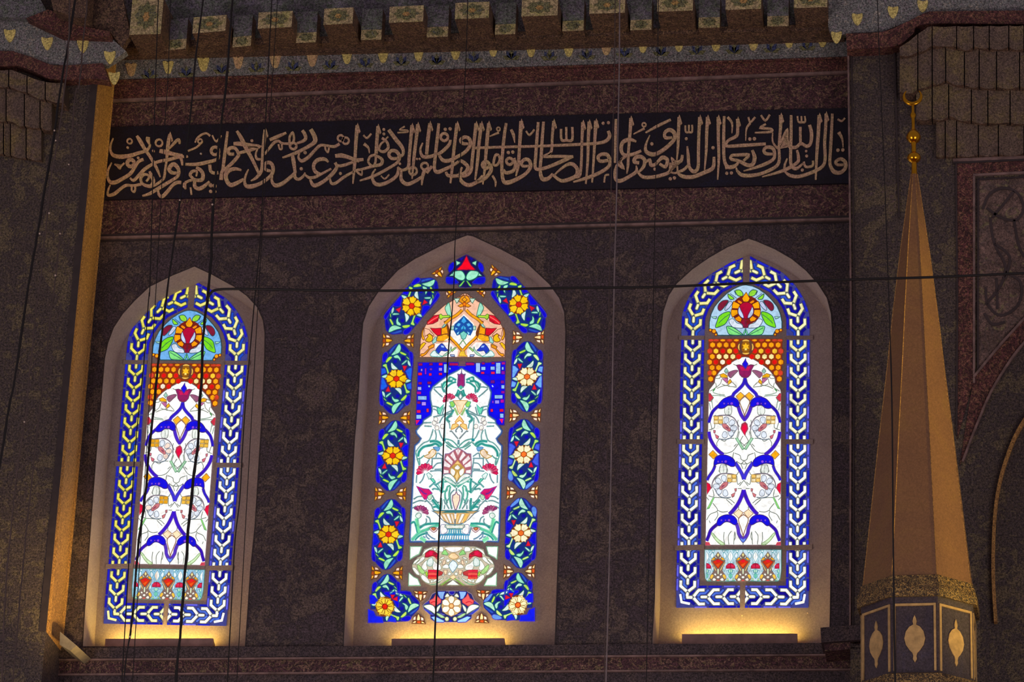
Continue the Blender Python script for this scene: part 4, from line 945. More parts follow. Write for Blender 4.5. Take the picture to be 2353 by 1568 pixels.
    for a in ((355,175,90,60,CR_),(590,170,80,55,CR_),(810,170,90,60,PK),(1100,172,200,60,(190,10,90)),(380,300,40,60,VI),(590,285,60,55,(120,40,200)),(805,285,80,75,VI),(345,390,90,65,(250,16,60)),(575,400,65,60,PK),(805,390,80,55,PK),(930,265,100,200,SK),(1018,270,36,50,SK),(345,600,80,60,CR_),(555,590,90,60,CR_),(335,715,85,75,(170,180,250)),(550,668,46,50,SK),(320,815,100,65,(190,0,150)),(395,930,200,90,SK),(320,1035,80,60,CR_),(430,1060,100,85,(176,140,246)),(315,1235,90,70,PK),(515,1210,55,85,(232,40,70)),(318,1355,118,95,SK),
              (1470,165,190,65,(170,10,100)),(1770,150,70,55,CR_),(1990,145,80,55,CR_),(2220,150,80,60,(180,10,130)),(1650,245,100,210,(160,190,250)),(1770,265,100,80,SK),(1980,260,100,80,SK),(2105,260,105,250,SK),(2205,265,45,70,SK),(1755,365,80,55,PK),(1985,365,90,60,PK),(2215,360,80,80,(150,0,170)),(1980,565,90,70,(120,10,140)),(2200,570,80,70,(130,10,140)),(2210,680,75,85,SK),(2210,800,80,60,(170,0,160)),(2115,905,185,85,SK),(2080,1020,100,80,(150,140,250)),(2195,1000,80,80,(190,0,160)),(1985,1020,40,60,(150,40,230)),(1960,1210,60,70,PK),(2180,1210,90,70,(230,0,60)),(2185,1330,85,100,SK)):
        rect(*a)
    bl.fill(c3((250,1430),(340,1425),(262,1530)), (240,20,90), 1); bl.fill(c3((2130,1405),(2220,1400),(2195,1510)), (250,20,100), 1)
    for a in ((470,330,40,140,(170,20,220)),): rect(*a)
    bl.build('blue_lattice_light', root)
    v = Panes(None, xa); TE = (40,150,140); GB = (104,146,150); HB = (44,80,150)
    h = c3((1285,262),(1180,330),(980,430),(800,560),(640,690),(585,800),(590,960),(620,1110),(625,1230),(600,1330),(430,1440),(420,1500))+c4((360,190),(270,300),(280,350),(380,470),(330,560),(240,640),(230,830),(215,1150),(195,1480))+c5((180,400),(150,900),(130,1300),(140,1410),(1135,1395))
    full = h+v.mirror(h)[::-1]
    v.ring(full, HB, 6, .7); v.fill(full, (252,253,252), .8, (110,140,180), 2.0, k=1.12)
    F = lambda *a, **k: v.fill(*a, both=True, **k)
    def LN(*pl, c=TE, w=1.6, lvl=2):
        for p in pl:
            v.line(p, lerp(c, (214,236,232), .45), w*2.3, lvl, both=True); v.line(p, c, w*1.25, lvl+.2, both=True)  # paler wide line beneath paints the bleed of pane light
    F(c3((560,640),(575,655),(545,690),(530,670)), (200,220,250), .9)
    # crown tulip
    h = c3((1285,280),(1270,370),(1240,400),(1190,390),(1200,440),(1190,560),(1180,640),(1220,700),(1280,720)); v.fill(h+v.mirror(h)[::-1], (140,40,120), 3, (100,100,140), 1.6); v.fill(c3((1260,400),(1310,400),(1330,640),(1250,640)), (160,30,110), 4)
    h = c3((1200,700),(1275,650),(1275,730)); v.fill(h+v.mirror(h)[::-1], (96,220,170), 5, TE, 1.2)
    LN(c3((1210,740),(1170,860),(1130,870)), c3((1250,770),(1210,860),(1170,900)), w=2.2); F(c3((1200,760),(1245,775),(1180,880),(1140,870)), (70,200,190), 2, TE)
    LN(c3((1270,800),(1210,900),(1260,980)), c=GB); LN(c3((1160,530),(1080,490),(1010,470),(985,540),(880,600),(850,700),(900,800)), w=2.6); LN(c3((1160,570),(1080,590),(1000,640),(940,700),(930,800)), c3((980,550),(1080,560)), w=2.2); LN(c3((830,600),(830,690)), c3((650,700),(830,690),(930,830)), c=GB)
    F(c3((960,530),(860,640),(850,700),(890,690),(950,600)), (130,224,190), 2, TE); F(c3((1010,475),(1075,475),(1080,530),(1000,540)), (190,236,230), 3, TE)
    LN(c3((650,720),(760,830),(850,910)), c3((600,1110),(720,1130),(780,1150)), c3((640,1180),(720,1210),(760,1300)), c3((640,1360),(770,1330),(860,1310),(1000,1240),(1090,1200)), c3((780,1500),(880,1340),(1080,1260)), c3((900,1130),(840,1300)), c3((1000,1100),(1060,1200),(1010,1330),(960,1400)), c3((1070,1330),(960,1400),(1000,1500)), c=GB)
    LN(c3((1100,1190),(1040,1300),(950,1400),(1010,1480)), w=3)
    F(c3((720,1150),(790,1160),(880,1070),(850,1180),(800,1300),(760,1290)), (110,220,180), 2, TE, 1.5)
    # carnations
    def carnation(tt, cx, cy, rx, ry, ang, c, n=7, half=False):
        for k in range(n):
            a0 = math.radians(ang-80+160*k/n); a1 = math.radians(ang-80+160*(k+1)/n); am = (a0+a1)/2
            F(tt((cx+.25*rx*math.sin(am), cy-.25*ry*math.cos(am)), (cx+rx*math.sin(a0), cy-ry*math.cos(a0)), (cx+1.12*rx*math.sin(am), cy-1.12*ry*math.cos(am)), (cx+rx*math.sin(a1), cy-ry*math.cos(a1))), lerp(c, (252,150,170), .45*((k*3) % 4)/3), 3, lerp(c, (100,40,80), .55), 1.2)
    carnation(c3, 1010, 1000, 140, 160, -20, (214,40,86)); carnation(c4, 470, 1240, 190, 190, -25, (226,20,84)); carnation(c5, 350, 770, 170, 150, 25, (150,50,110)); 
    F(c3((1010,1020),(1080,1000),(1130,1080),(1100,1140),(1040,1130)), (150,224,100), 3, TE)
    h = c3((1250,985),(1140,990),(1090,990),(1160,1100),(1200,1230),(1240,1290)); v.fill(h+v.mirror(h)[::-1], (255,230,190), 2, (206,150,60), 1.6)
    LN(c3((1120,1150),(1200,1320)), c=(150,190,110), w=2.4)
    # gilt fleuron
    h = c3((1240,1330),(1180,1400),(1130,1470),(1150,1490),(1230,1440)); v.fill(h+v.mirror(h)[::-1], (255,212,130), 3, (206,140,50), 1.6)
    F(c4((1210,160),(1150,130),(1070,160),(1040,270),(1110,250),(1200,190)), (255,214,130), 3, (200,140,50), 1.7)
    LN(c4((1230,190),(1150,290),(1170,330)), c4((1040,290),(1110,370),(1200,480)), c4((1010,310),(1060,310)), c=(120,134,140)); LN(c4((1215,500),(1215,610)), c=(100,150,160), w=2.2)
    for dx, dy in ((700,40),(665,120),(725,230),(850,200),(740,120)):
        r = 52 if dx != 740 else 16; F(c4(*[(dx+r*.9*math.cos(a), dy+r*math.sin(a)) for a in [k*math.pi/4 for k in range(8)]]), (253,250,240), 3, (150,146,146), 1.4, 1)
    LN(c4((420,120),(600,110)), c4((440,190),(610,200)), c4((640,260),(600,400),(540,520),(430,570),(330,660),(250,770)), c4((680,280),(710,400),(690,530)), c4((770,280),(820,430),(880,500)), c4((910,0),(900,300),(900,480)), c4((980,70),(1010,160),(1020,250)), c=(110,160,160))
    F(c4((880,480),(910,470),(920,510),(890,540),(850,510)), (10,140,170), 3, TE)
    LN(c4((560,540),(690,530),(800,580),(830,640)), w=3); LN(c4((300,880),(330,760),(430,660),(600,620),(700,590),(790,660)), w=2.8); LN(c4((250,780),(270,880),(290,960),(330,1080)), c4((330,900),(340,1060)), c4((290,930),(350,920),(440,850)), c4((790,660),(900,560)), c4((910,540),(1030,640),(1180,690)), c4((920,480),(1060,520),(1170,620),(1200,680)), c4((930,620),(1060,720)), c4((960,540),(1120,680)), c=(90,160,150))
    F(c4((640,680),(700,660),(790,680),(760,750),(720,750)), (110,170,214), 2, (60,120,180), 1.3, 1); F(c4((440,870),(540,820),(610,720),(690,740),(700,800),(620,890),(540,920),(490,900)), (255,230,200), 3, (176,140,60), 1.8, 1); F(c4((520,780),(610,720),(580,780),(540,810)), (206,160,80), 4)
    LN(c4((700,900),(740,800),(860,880)), c4((600,920),(860,920)), c4((560,930),(490,1040)), c4((620,930),(610,1080)), c4((620,1160),(720,1040),(830,1020)), c4((670,1170),(830,1160)), c4((570,1210),(820,1200),(850,1330)), c4((830,900),(850,1200),(850,1350)), c4((450,1260),(400,1400),(330,1480)), c4((270,1290),(260,1470)), c=(110,150,160))
    F(c4((490,1270),(540,1240),(620,1310),(590,1370),(540,1390)), (226,244,240), 2, TE, 1.3); F(c4((580,1390),(640,1370),(690,1440),(650,1470)), (110,226,190), 2, TE, 1.5)
    # palmette
    h = c4((1215,685),(1120,730),(1000,810),(910,820),(890,960),(870,1130),(870,1270),(1000,1260),(1100,1310),(1180,1400)); v.fill(h+v.mirror(h)[::-1], (178,100,112), 2, (140,110,150), 2)
    for p in (((1215,695),(1140,740),(1200,870)), ((1090,760),(1020,850),(1130,980),(1170,940)), ((960,850),(910,930),(1060,1070),(1090,990)), ((890,960),(880,1100),(1010,1130),(1040,1080)), ((878,1170),(875,1260),(990,1250),(990,1190))):
        F(c4(*p), (250,240,240), 3, (180,120,130), 1)
    h = c4((1190,960),(1120,1040),(1060,1100),(1010,1160),(1030,1260),(1090,1320),(1170,1430)); v.fill(h+v.mirror(h)[::-1], (200,160,80), 4)
    h = c4((1195,975),(1120,1050),(1195,1050)); v.fill(h+v.mirror(h)[::-1], (255,216,140), 5, (206,150,70), 1); v.fill(c4((1120,1120),(1190,1060),(1250,1120),(1240,1160),(1190,1180),(1130,1160)), (253,252,246), 5, (180,150,80), 1.2)
    F(c4((1050,1140),(1140,1210),(1100,1320),(1030,1240)), (253,252,246), 5, (180,150,80), 1.2, 1); v.fill(c4((1185,1210),(1225,1320),(1170,1440),(1130,1320)), (255,222,150), 5, (190,140,60), 1.3)
    # leaves under the palmette, vase stems
    F(c4((870,1300),(1000,1270),(1100,1340),(1170,1480),(1050,1420),(960,1360)), (246,250,246), 3, GB, 1.5, 1); F(c4((870,1370),(1000,1360),(1130,1480),(1170,1540),(1000,1470)), (226,244,236), 3, (90,170,150), 1.6, 1)
    LN(c5((850,0),(860,140),(840,280),(860,320)), w=2.6); LN(c5((890,80),(980,70),(1060,130),(1150,200)), c5((850,290),(940,280),(960,190),(1030,160)), c5((910,460),(910,320),(960,200)), c5((1030,180),(1000,400),(1060,680)), c5((960,560),(910,430)), c=(80,170,150), w=2)
    LN(c5((1120,250),(1030,360),(1040,560),(1060,690)), c=GB); h = c5((1160,300),(1130,360),(1080,380),(1070,480),(1100,600),(1130,700)); v.fill(h+v.mirror(h)[::-1], (255,230,200), 3, (136,104,130), 2.2); LN(c5((1165,210),(1160,290)), c=GB)
    LN(c5((1000,440),(940,560),(1000,690)), c5((880,470),(920,590)), c5((840,480),(830,690)), c5((900,600),(890,690)), c=GB)
    LN(c5((650,120),(720,170),(830,300)), c5((700,140),(830,60)), c5((550,200),(640,120),(700,90)), c5((620,260),(660,230),(760,250)), c=(90,160,160), w=2); F(c5((690,150),(750,130),(840,270),(820,330)), (220,244,238), 2, TE, 1.4)
    LN(c5((620,470),(690,560),(810,700)), w=3); F(c5((640,480),(700,490),(800,640),(760,660)), (190,240,220), 2, TE, 1.5); LN(c5((640,650),(720,640),(820,720)), c5((820,440),(810,700)), w=2.4); LN(c5((480,480),(600,600),(640,700),(720,740)), c5((440,520),(520,500)), c5((200,470),(300,410),(440,400)), c5((180,560),(330,500),(430,510)), c5((170,670),(260,620)), c5((620,380),(700,520),(780,540)), c=GB)
    F(c5((520,520),(600,510),(660,590),(600,590)), (248,252,250), 2, GB)
    F(c5((260,170),(420,230),(540,240),(620,330),(520,400),(490,470),(440,470),(350,330)), (220,20,110), 3, (120,70,150), 1.6); v.line(c5((320,220),(430,330),(500,350)), (120,40,150), 3, 4, True); v.line(c5((360,330),(430,420)), (250,60,110), 3, 4, True); F(c5((520,400),(610,360),(600,450),(540,480)), (200,230,200), 4, (90,150,130), 1.4, 1)
    F(c5((240,850),(290,780),(360,790),(370,850),(310,900)), (236,246,240), 4, (110,170,150), 1.6, 1); LN(c5((270,900),(280,1000),(320,1220)), w=4.4, c=(110,220,160)); LN(c5((290,900),(300,1080)), c5((490,850),(560,900),(580,1010)), c5((480,900),(490,970),(440,1040),(320,1080)), c=GB)
    LN(c5((160,1390),(320,1230),(500,1150),(640,1090),(790,1040)), w=3.6, c=(90,200,160)); LN(c5((330,1120),(450,1040),(600,1020),(780,1020)), w=2.8); LN(c5((140,1010),(210,980),(250,1060),(290,1230)), c=TE, w=2.4); LN(c5((230,1390),(330,1290),(520,1220)), c=TE, w=2.2); LN(c5((350,1330),(470,1410)), w=4.4, c=(120,224,170)); LN(c5((480,1190),(490,1310),(560,1370)), c5((500,1240),(600,1330),(690,1370)), c5((760,1090),(790,1250)), c5((410,1310),(470,1330)), c=(100,140,170))
    F(c5((560,1130),(640,1100),(740,1130),(700,1190),(640,1210)), (240,220,220), 3, (150,110,120), 1.6, 1); F(c5((600,1130),(650,1105),(700,1130),(650,1170)), (210,130,80), 4, (140,60,40), 1.4, 1)
    # the footed vase
    h = c5((610,730),(720,790),(830,920),(940,1000),(1040,1040),(1135,1045),(1135,720),(800,720)); v.fill(h+v.mirror(h)[::-1], (206,168,110), 3, (80,120,150), 2.2)
    h = c5((620,740),(800,715),(1000,720),(1140,715),(1140,770),(800,775)); v.fill(h+v.mirror(h)[::-1], (60,120,120), 4)
    for k, p in enumerate((((730,790),(800,790),(900,980),(850,930)), ((830,800),(900,800),(1000,1000),(960,990)), ((930,800),(1000,795),(1070,1010),(1020,1010)), ((1030,800),(1080,800),(1120,1010),(1090,1010)))):
        F(c5(*p), (253,250,244) if k % 2 == 0 else (250,232,210), 5, (176,150,110), .9)
    v.fill(c5((1110,795),(1165,795),(1150,910),(1130,910)), (253,250,244), 5); v.fill(c5((1180,800),(1240,800),(1180,1000),(1150,990)), (250,190,90), 5); v.fill(c5((1370,800),(1440,800),(1330,1000),(1290,1000)), (252,196,90), 5.5)
    h = c5((920,1040),(900,1090),(950,1130),(1135,1130),(1135,1040)); v.fill(h+v.mirror(h)[::-1], (222,228,206), 3, (110,150,140), 1.5); v.fill(c5((950,1075),(1310,1070),(1310,1110),(950,1115)), (254,254,250), 4, (180,190,160), .8)
    h = c5((960,1130),(980,1200),(940,1250),(780,1260),(790,1390),(1135,1390),(1135,1130)); v.fill(h+v.mirror(h)[::-1], (60,150,190), 2.5, (70,140,180), 1.2)
    for x in range(-6, 7): v.fill(c5((1140+x*52-14,1290),(1140+x*52+16,1285),(1140+x*54+6,1370),(1140+x*54-24,1372)), (250,252,252), 4)
    for x in range(-3, 4): v.fill(c5((1130+x*48-14,1150),(1130+x*48+14,1150),(1128+x*54+14,1240),(1128+x*54-14,1240)), (246,250,244) if x % 2 else (190,226,220), 4, (100,160,170), .8)
    F(c5((810,1060),(900,1040),(940,1120),(960,1180),(910,1240),(820,1240)), (253,250,250), 3, (130,130,170), 1.3, 1)
    v.build('flower_vase_light', root)
    # ---- cartouche below the vase
    k_ = Panes(None, xa); GR = (130,146,116)
    F = lambda *a, **kw: k_.fill(*a, both=True, **kw)
    F(c6((125,165),(380,165),(320,330),(200,390),(122,440)), (251,253,250), 1, (130,190,150), 1.7, k=1.1); F(c6((98,760),(200,850),(290,890),(350,1035),(85,1040)), (251,253,250), 1, (130,190,150), 1.7, k=1.1)
    h = c6((1105,150),(620,165),(440,230),(385,370),(290,410),(170,580),(170,640),(230,760),(340,815),(370,880),(480,985),(600,1030),(760,1030),(1085,905)); k_.fill(h+k_.mirror(h)[::-1], (206,192,168), 0, (150,150,130), 1.3)
    W_ = (253,252,249)
    for p in (((400,360),(450,250),(610,180),(620,210),(520,260)), ((650,205),(700,195),(700,250),(650,240)), ((725,250),(760,180),(860,175),(860,275),(760,270)), ((185,560),(230,480),(320,430),(330,450),(250,530)), ((240,570),(330,470),(380,400),(445,400),(440,450),(340,530)),
              ((380,640),(420,540),(500,470),(490,580),(510,650),(460,700)), ((640,480),(720,540),(800,580),(810,680),(640,670)), ((175,640),(230,640),(300,720),(335,800),(270,790),(200,710)), ((370,820),(410,800),(500,860),(560,960),(540,995),(440,950),(380,880)),
              ((640,930),(740,880),(720,930),(650,960)), ((740,940),(870,870),(860,900),(760,960)), ((590,930),(625,910),(630,970),(590,970)), ((790,430),(870,395),(890,420),(820,450)), ((775,490),(830,490),(800,540)), ((850,640),(900,570),(970,570),(990,650)), ((970,780),(1010,740),(1050,780),(1000,810)), ((940,450),(1020,460),(990,510),(950,510)), ((840,800),(870,785),(885,810),(860,830)), ((925,880),(960,860),(950,890))):
        F(c6(*p), W_, 2, GR, 1.1, 1)
    k_.fill(c6((910,180),(1290,175),(1240,250),(1105,295),(980,260)), W_, 2, (176,150,110), 1.3, sm=1); k_.fill(c6((935,1030),(1085,915),(1225,1030)), W_, 2, GR, 1.2)
    F(c6((880,250),(920,240),(980,330),(960,360),(830,330)), (150,222,130), 2, (110,150,90)); k_.fill(c6((990,390),(1050,320),(1110,310),(1150,330),(1210,400),(1100,450)), (255,222,172), 3, (190,150,80), 1.3, sm=1); k_.fill(c6((1010,850),(1100,800),(1160,850),(1085,905)), (255,222,172), 3, (170,150,110), 1.2)
    F(c6((280,610),(320,580),(440,720),(430,780),(340,740)), (176,226,140), 2, (110,150,90), 1.2, 1); F(c6((460,740),(500,725),(520,800),(490,830)), (176,222,60), 3, (110,150,60)); F(c6((800,1030),(900,960),(1020,880),(1040,890),(850,1020)), (170,212,90), 2, (120,160,80)); F(c6((570,1020),(740,980),(800,960),(700,1010)), (190,226,200), 2, (110,160,120))
    F(c6((840,580),(880,470),(910,470),(915,550)), (253,226,190), 3, (160,130,110)); F(c6((870,700),(960,690),(940,790),(900,790)), (253,222,180), 3, (160,130,110))
    k_.fill(c6((1085,470),(1160,520),(1190,590),(1150,660),(1080,750),(1030,680),(990,600),(1020,530)), (230,244,250), 3, (110,150,160), 1.5)
    F(c6((455,400),(470,310),(560,250),(640,255),(745,330),(750,400),(620,370),(520,400)), (206,24,60), 3, (130,30,40), 1.5); F(c6((560,260),(620,270),(610,360),(540,340)), (232,20,80), 4); F(c6((650,290),(720,320),(700,360),(640,340)), (150,30,50), 4); F(c6((650,380),(750,380),(740,470)), (190,80,80), 2)
    F(c6((540,440),(620,420),(640,540),(600,600),(520,590),(500,530)), (226,240,236), 3, (130,170,160), 1.5, 1); F(c6((530,690),(740,690),(860,740),(840,800),(740,830),(590,890),(520,870)), (196,60,60), 2, (130,60,60), 1.3)
    for y0, c in ((690,(230,30,66)),(760,(240,90,80)),(810,(220,30,50)),(850,(236,80,60))): k_.line(c6((530,y0+20),(640,y0+18),(735,y0+24)), c, 4.2, 4, True)
    k_.build('cartouche_light', root)
    # ---- flower light at the middle of the foot
    m_ = Panes(None, xa); F = lambda *a, **kw: m_.fill(*a, both=True, **kw)
    h = c7((1940,770),(1620,780),(1500,840),(1430,980),(1330,1050),(1285,1110),(1320,1200),(1450,1300),(1460,1400),(1560,1470),(1920,1475)); m_.fill(h+m_.mirror(h)[::-1], (36,40,110), 0, (150,130,150), 1.4)
    F(c7((1620,785),(1800,780),(1770,850),(1750,960),(1680,950),(1630,850)), (140,186,250), 1, (20,20,140), 1.7); m_.fill(c7((1880,780),(2010,780),(1990,840),(1940,860),(1890,830)), (30,20,170), 1, (120,120,170), 1.2, sm=1)
    F(c7((1440,990),(1530,940),(1590,830),(1620,900),(1700,970),(1690,1030),(1560,1110),(1450,1050)), (246,96,96), 2, (190,60,70), 1.4); m_.line(c7((1470,1040),(1540,1010),(1620,1040)), (200,30,50), 2, 4, True)
    F(c7((1310,1120),(1400,1080),(1500,1090),(1560,1160),(1580,1290),(1480,1230)), (250,252,250), 2, (110,140,120), 1.4, 1); F(c7((1590,1190),(1620,1130),(1690,1080),(1640,1210),(1600,1240)), (250,252,250), 2, (110,150,110), 1.2, 1); F(c7((1310,1080),(1420,1000),(1440,1050)), (60,60,180), 1)
    F(c7((1310,1170),(1400,1200),(1530,1310),(1440,1290)), (40,60,196), 1, (90,90,190)); F(c7((1470,1360),(1560,1340),(1770,1440),(1760,1475),(1580,1470)), (150,206,250), 1, (40,60,200), 1.4); F(c7((1600,1290),(1650,1280),(1780,1360),(1700,1370)), (170,214,170), 2, (110,150,90), 1.1, 1); F(c7((1640,1250),(1800,1310),(1740,1320)), (90,90,206), 1)
    F(c7(*[(1830+42*math.cos(a), 1400+45*math.sin(a)) for a in [k*math.pi/4 for k in range(8)]]), (240,246,210), 2, (150,170,90), 1.2); m_.fill(c7((1920,1400),(1955,1465),(1885,1465)), (30,30,180), 2)
    F(c7((1790,890),(1840,830),(1885,880),(1870,900),(1800,910)), (248,252,244), 2, (150,160,110), 1.2, 1)
    m_.fill(c7(*[(1932+225*math.cos(a), 1110+215*math.sin(a)) for a in [k*math.pi/9 for k in range(18)]]), (196,166,110), 3)
    for k in range(6):
        a = math.radians(-90+60*k); pt = []
        for u, v2 in ((60,-30),(140,-70),(200,-60),(232,0),(200,60),(140,70),(60,30)): pt.append((1932+u*math.cos(a)-v2*math.sin(a), 1110+u*math.sin(a)+v2*math.cos(a)))
        m_.fill(c7(*pt), (254,250,240), 4, (176,140,84), 1.2)
    m_.fill(c7(*[(1935+48*math.cos(a), 1108+50*math.sin(a)) for a in [k*math.pi/5 for k in range(10)]]), (255,196,130), 5, (180,110,50), 1.4)
    m_.build('flower_light', root)
    return root
pm = middle_window()
tag(pm, 'tall stained glass panel with vase of flowers and oval medallions, middle of the three', 'stained glass window')
# ------------------------------------------------------------------ inscription panel
brd = empty('inscription_panel', P(1090, 430, -.03))
tag(brd, 'long black inscription panel with gilt Arabic script above the three windows', 'inscription')
mb = MB(); slab(mb, [(247,292),(800,277.5),(1400,262),(1951,248),(1952,421),(1400,434),(800,446.5),(232,459)], -.03, -.003, M['board']); mb.build('ground_board', brd)
def inked(name, poly, y=-.038):
    mb = MB(); f = [P(a, b, y) for a, b in poly]
    n = Vector((0, 0, 0))
    for i in range(len(f)): n += f[i-1].cross(f[i])
    if n.y > 0: f = f[::-1]
    mb.prism(f, back(f, -.03), M['gilt_letter']); mb.build(name, brd)
_k = [0]
def pen(tt, pts, w, barb=False, name='letter', sc=1.02):
    p = tt(*pts); ww = [w]*len(p) if not isinstance(w, (list, tuple)) else list(w)
    q = smooth_open([(a, b, c) for (a, b), c in zip(p, ww)], 4) if len(p) > 2 else [(a, b, c) for (a, b), c in zip(p, ww)]
    line = [(a, b) for a, b, c in q]; L, R = ribbon2d(line, [c*sc for a, b, c in q])
    _k[0] = (_k[0]+1) % 5; y = -.037-.0007*_k[0]
    inked(name, L+R[::-1], y)
    if barb:
        x, yy = p[0]; inked('letter_barb', [(x-3,yy+5),(x+1,yy-6),(x+4,yy+2),(x+7.5,yy+14),(x+4,yy+18),(x+3,yy+10)], y-.0004)
def dot(tt, c, r, name='vowel_mark'):
    (x, y), = tt(c); inked(name, [(x+r*math.cos(a), y+r*.95*math.sin(a)) for a in [k*math.pi/4+.4 for k in range(8)]])
def loop(tt, c, r, w, name='letter'):
    (x, y), = tt(c); p = [(x+r*math.cos(a), y+r*math.sin(a)) for a in [k*math.pi/6 for k in range(13)]]
    L, R = ribbon2d(p, w); inked(name, L+R[::-1])
A, B_, C_, D_, E_, F_ = T(235,270,7.84), T(525,260,7.84), T(815,250,4.48), T(1105,245,4.48), T(1395,240,4.48), T(1675,240,4.48)
V = 'vowel_mark'
# the last words, at the left end
pen(A, [(195,370),(150,480),(145,590),(200,680),(340,705),(520,680),(640,640),(780,600),(840,540),(860,480)], [2,4,5,8,9,8,7,6,5,4]); pen(A, [(825,350),(820,400),(845,480)], [8,9,4])
pen(A, [(620,330),(680,420),(760,560),(850,690),(940,840),(1000,960),(1040,1070)], [6,9,8,7,7,6,3])
loop(A, (490,425), 5.6, 3.4); loop(A, (1020,455), 8, 4); loop(A, (510,820), 8, 8)
for c, r in (((455,540),3),((920,600),3.3),((645,725),3.2),((1775,650),2.4),((1520,700),3.2),((1950,1330),4),((2030,1330),3.4)): dot(A, c, r)
pen(A, [(165,810),(100,950),(95,1070),(140,1160),(230,1165),(360,1100),(500,1010),(590,880),(650,790),(740,750)], [2,4,5,8,8,7,7,6,6,6]); pen(A, [(220,840),(265,870),(310,920),(340,870),(400,820)], 3.6, name=V)
pen(A, [(500,1090),(560,1130),(650,1050),(760,930),(900,840),(1020,790),(1180,760),(1340,720),(1470,700)], [4,6,7,7,6,6,7,6,6]); pen(A, [(1030,600),(1130,620),(1290,660),(1440,690)], [8,10,8,8])
pen(A, [(1215,300),(1190,440),(1170,620),(1155,780),(1130,960),(1110,1080),(1060,1140),(960,1210),(900,1240)], [6,8,7,5,5,5,5,5,3], True); pen(A, [(1390,470),(1380,400),(1320,430),(1200,560)], [4,6,6,3])
pen(A, [(790,1150),(840,1080),(810,1030),(740,1030),(690,1100),(720,1190),(800,1230),(880,1230),(920,1150),(890,1060),(850,970)], [4,5,5,6,6,6,7,8,8,8,5])
pen(A, [(140,1210),(100,1320),(110,1400),(220,1370),(330,1280),(430,1220),(560,1225),(700,1200)], [2,4,6,7,6,6,5,6]); pen(A, [(530,1240),(530,1310),(570,1340),(590,1290),(590,1240)], 4)
pen(A, [(1350,1000),(1250,990),(1200,930),(1250,850),(1310,850),(1370,930),(1370,1030),(1300,1100),(1150,1190),(1000,1280),(850,1370),(720,1410)], [5,8,8,8,9,8,6,6,7,7,6,3])
pen(A, [(1000,1290),(1020,1390),(1080,1420),(1180,1320),(1260,1220),(1340,1170),(1420,1170)], [4,6,7,7,6,7,7]); pen(A, [(1400,700),(1430,780),(1440,860)], [7,6,4])
pen(A, [(1490,1170),(1560,1140),(1640,1110),(1580,1040),(1620,970),(1700,970),(1690,1060)], [5,5,6,6,6,5,3]); pen(A, [(1690,900),(1760,940),(1810,1010),(1800,1110),(1720,1130),(1640,1110)], [6,8,8,8,7,6]); pen(A, [(1500,1170),(1475,1220),(1500,1285)], [4,9,4])
pen(A, [(1665,1130),(1665,1240),(1740,1280),(1840,1230),(1930,1150)], [6,8,8,7,4]); dot(A, (1950,1220), 5); dot(A, (2022,1230), 5); pen(A, [(1590,1260),(1605,1390)], 4, name=V)
pen(A, [(1940,330),(1880,285),(1800,300),(1710,370),(1670,450)], [5,4,4,4,3]); loop(A, (1760,425), 5, 3.5, V); pen(A, [(1790,440),(1700,530),(1540,600)], 3.4); pen(A, [(1980,320),(2050,430),(2140,320)], 3.6, name=V)
loop(A, (2030,600), 9, 6.5); pen(A, [(2100,660),(2090,720),(2030,765),(1900,800),(1700,840),(1490,840)], [5,6,6,7,7,5]); pen(A, [(1935,850),(1950,960),(2010,1000),(2090,990)], 7); pen(A, [(2255,250),(2230,450),(2200,700),(2170,950)], [5,6,7,7])
pen(B_, [(100,735),(10,730),(0,650),(60,620),(130,640),(180,740),(150,800),(60,900),(-60,1010),(-120,1060),(-135,1200)], [6,7,7,7,7,7,7,7,7,7,8])
pen(B_, [(230,1025),(120,1000),(10,1030),(-50,1110),(-30,1220),(30,1290),(120,1270),(270,1190)], [4,7,8,9,9,9,8,6])
pen(B_, [(150,320),(230,450),(310,620),(400,780),(490,960),(545,1090)], [6,9,9,8,7,6]); pen(B_, [(90,550),(200,550),(380,580),(560,600),(400,660),(190,715)], [7,9,9,6,7,6]); dot(B_, (420,495), 3.5)
pen(B_, [(520,650),(490,740),(510,820),(580,830)], [3,4,6,4]); pen(B_, [(660,300),(640,480),(620,680),(610,860),(590,1040),(500,1160),(400,1220)], [7,8,7,7,7,6,2], True)
pen(B_, [(760,1040),(680,1020),(650,950),(690,890),(760,900),(800,970),(790,1080),(700,1180),(560,1270),(400,1320),(310,1300),(290,1200),(320,1090),(360,1010)], [5,7,7,7,8,8,7,7,7,9,8,5,4,2])
pen(B_, [(1150,740),(1170,860),(1190,1000),(1190,1080),(1080,1180),(960,1270),(840,1300),(780,1220),(790,1130)], [6,9,7,7,7,8,8,6,3]); pen(B_, [(1190,1060),(1200,1160),(1270,1190),(1350,1130),(1380,1070)], [6,7,6,5,3]); pen(B_, [(1370,1100),(1450,1160),(1560,1150),(1680,1090),(1850,1000)], [4,6,6,5,4])
pen(B_, [(1800,880),(1740,830),(1640,830),(1560,880),(1530,970),(1570,1060),(1660,1100)], [4,7,8,8,7,8,6]); pen(B_, [(1470,1190),(1520,1290),(1600,1290),(1750,1200),(1880,1080),(1950,970),(1920,890)], [5,8,8,7,8,7,6]); pen(B_, [(1920,890),(1960,940),(2060,940),(2240,880)], [7,6,6,5]); pen(B_, [(1830,1180),(1850,1260),(1930,1260),(2080,1150),(2240,1060),(2352,1010)], [4,6,6,6,5,5])
for c, r in (((1310,1000),4),((2015,1085),3.6),((1380,710),4)): dot(B_, c, r)
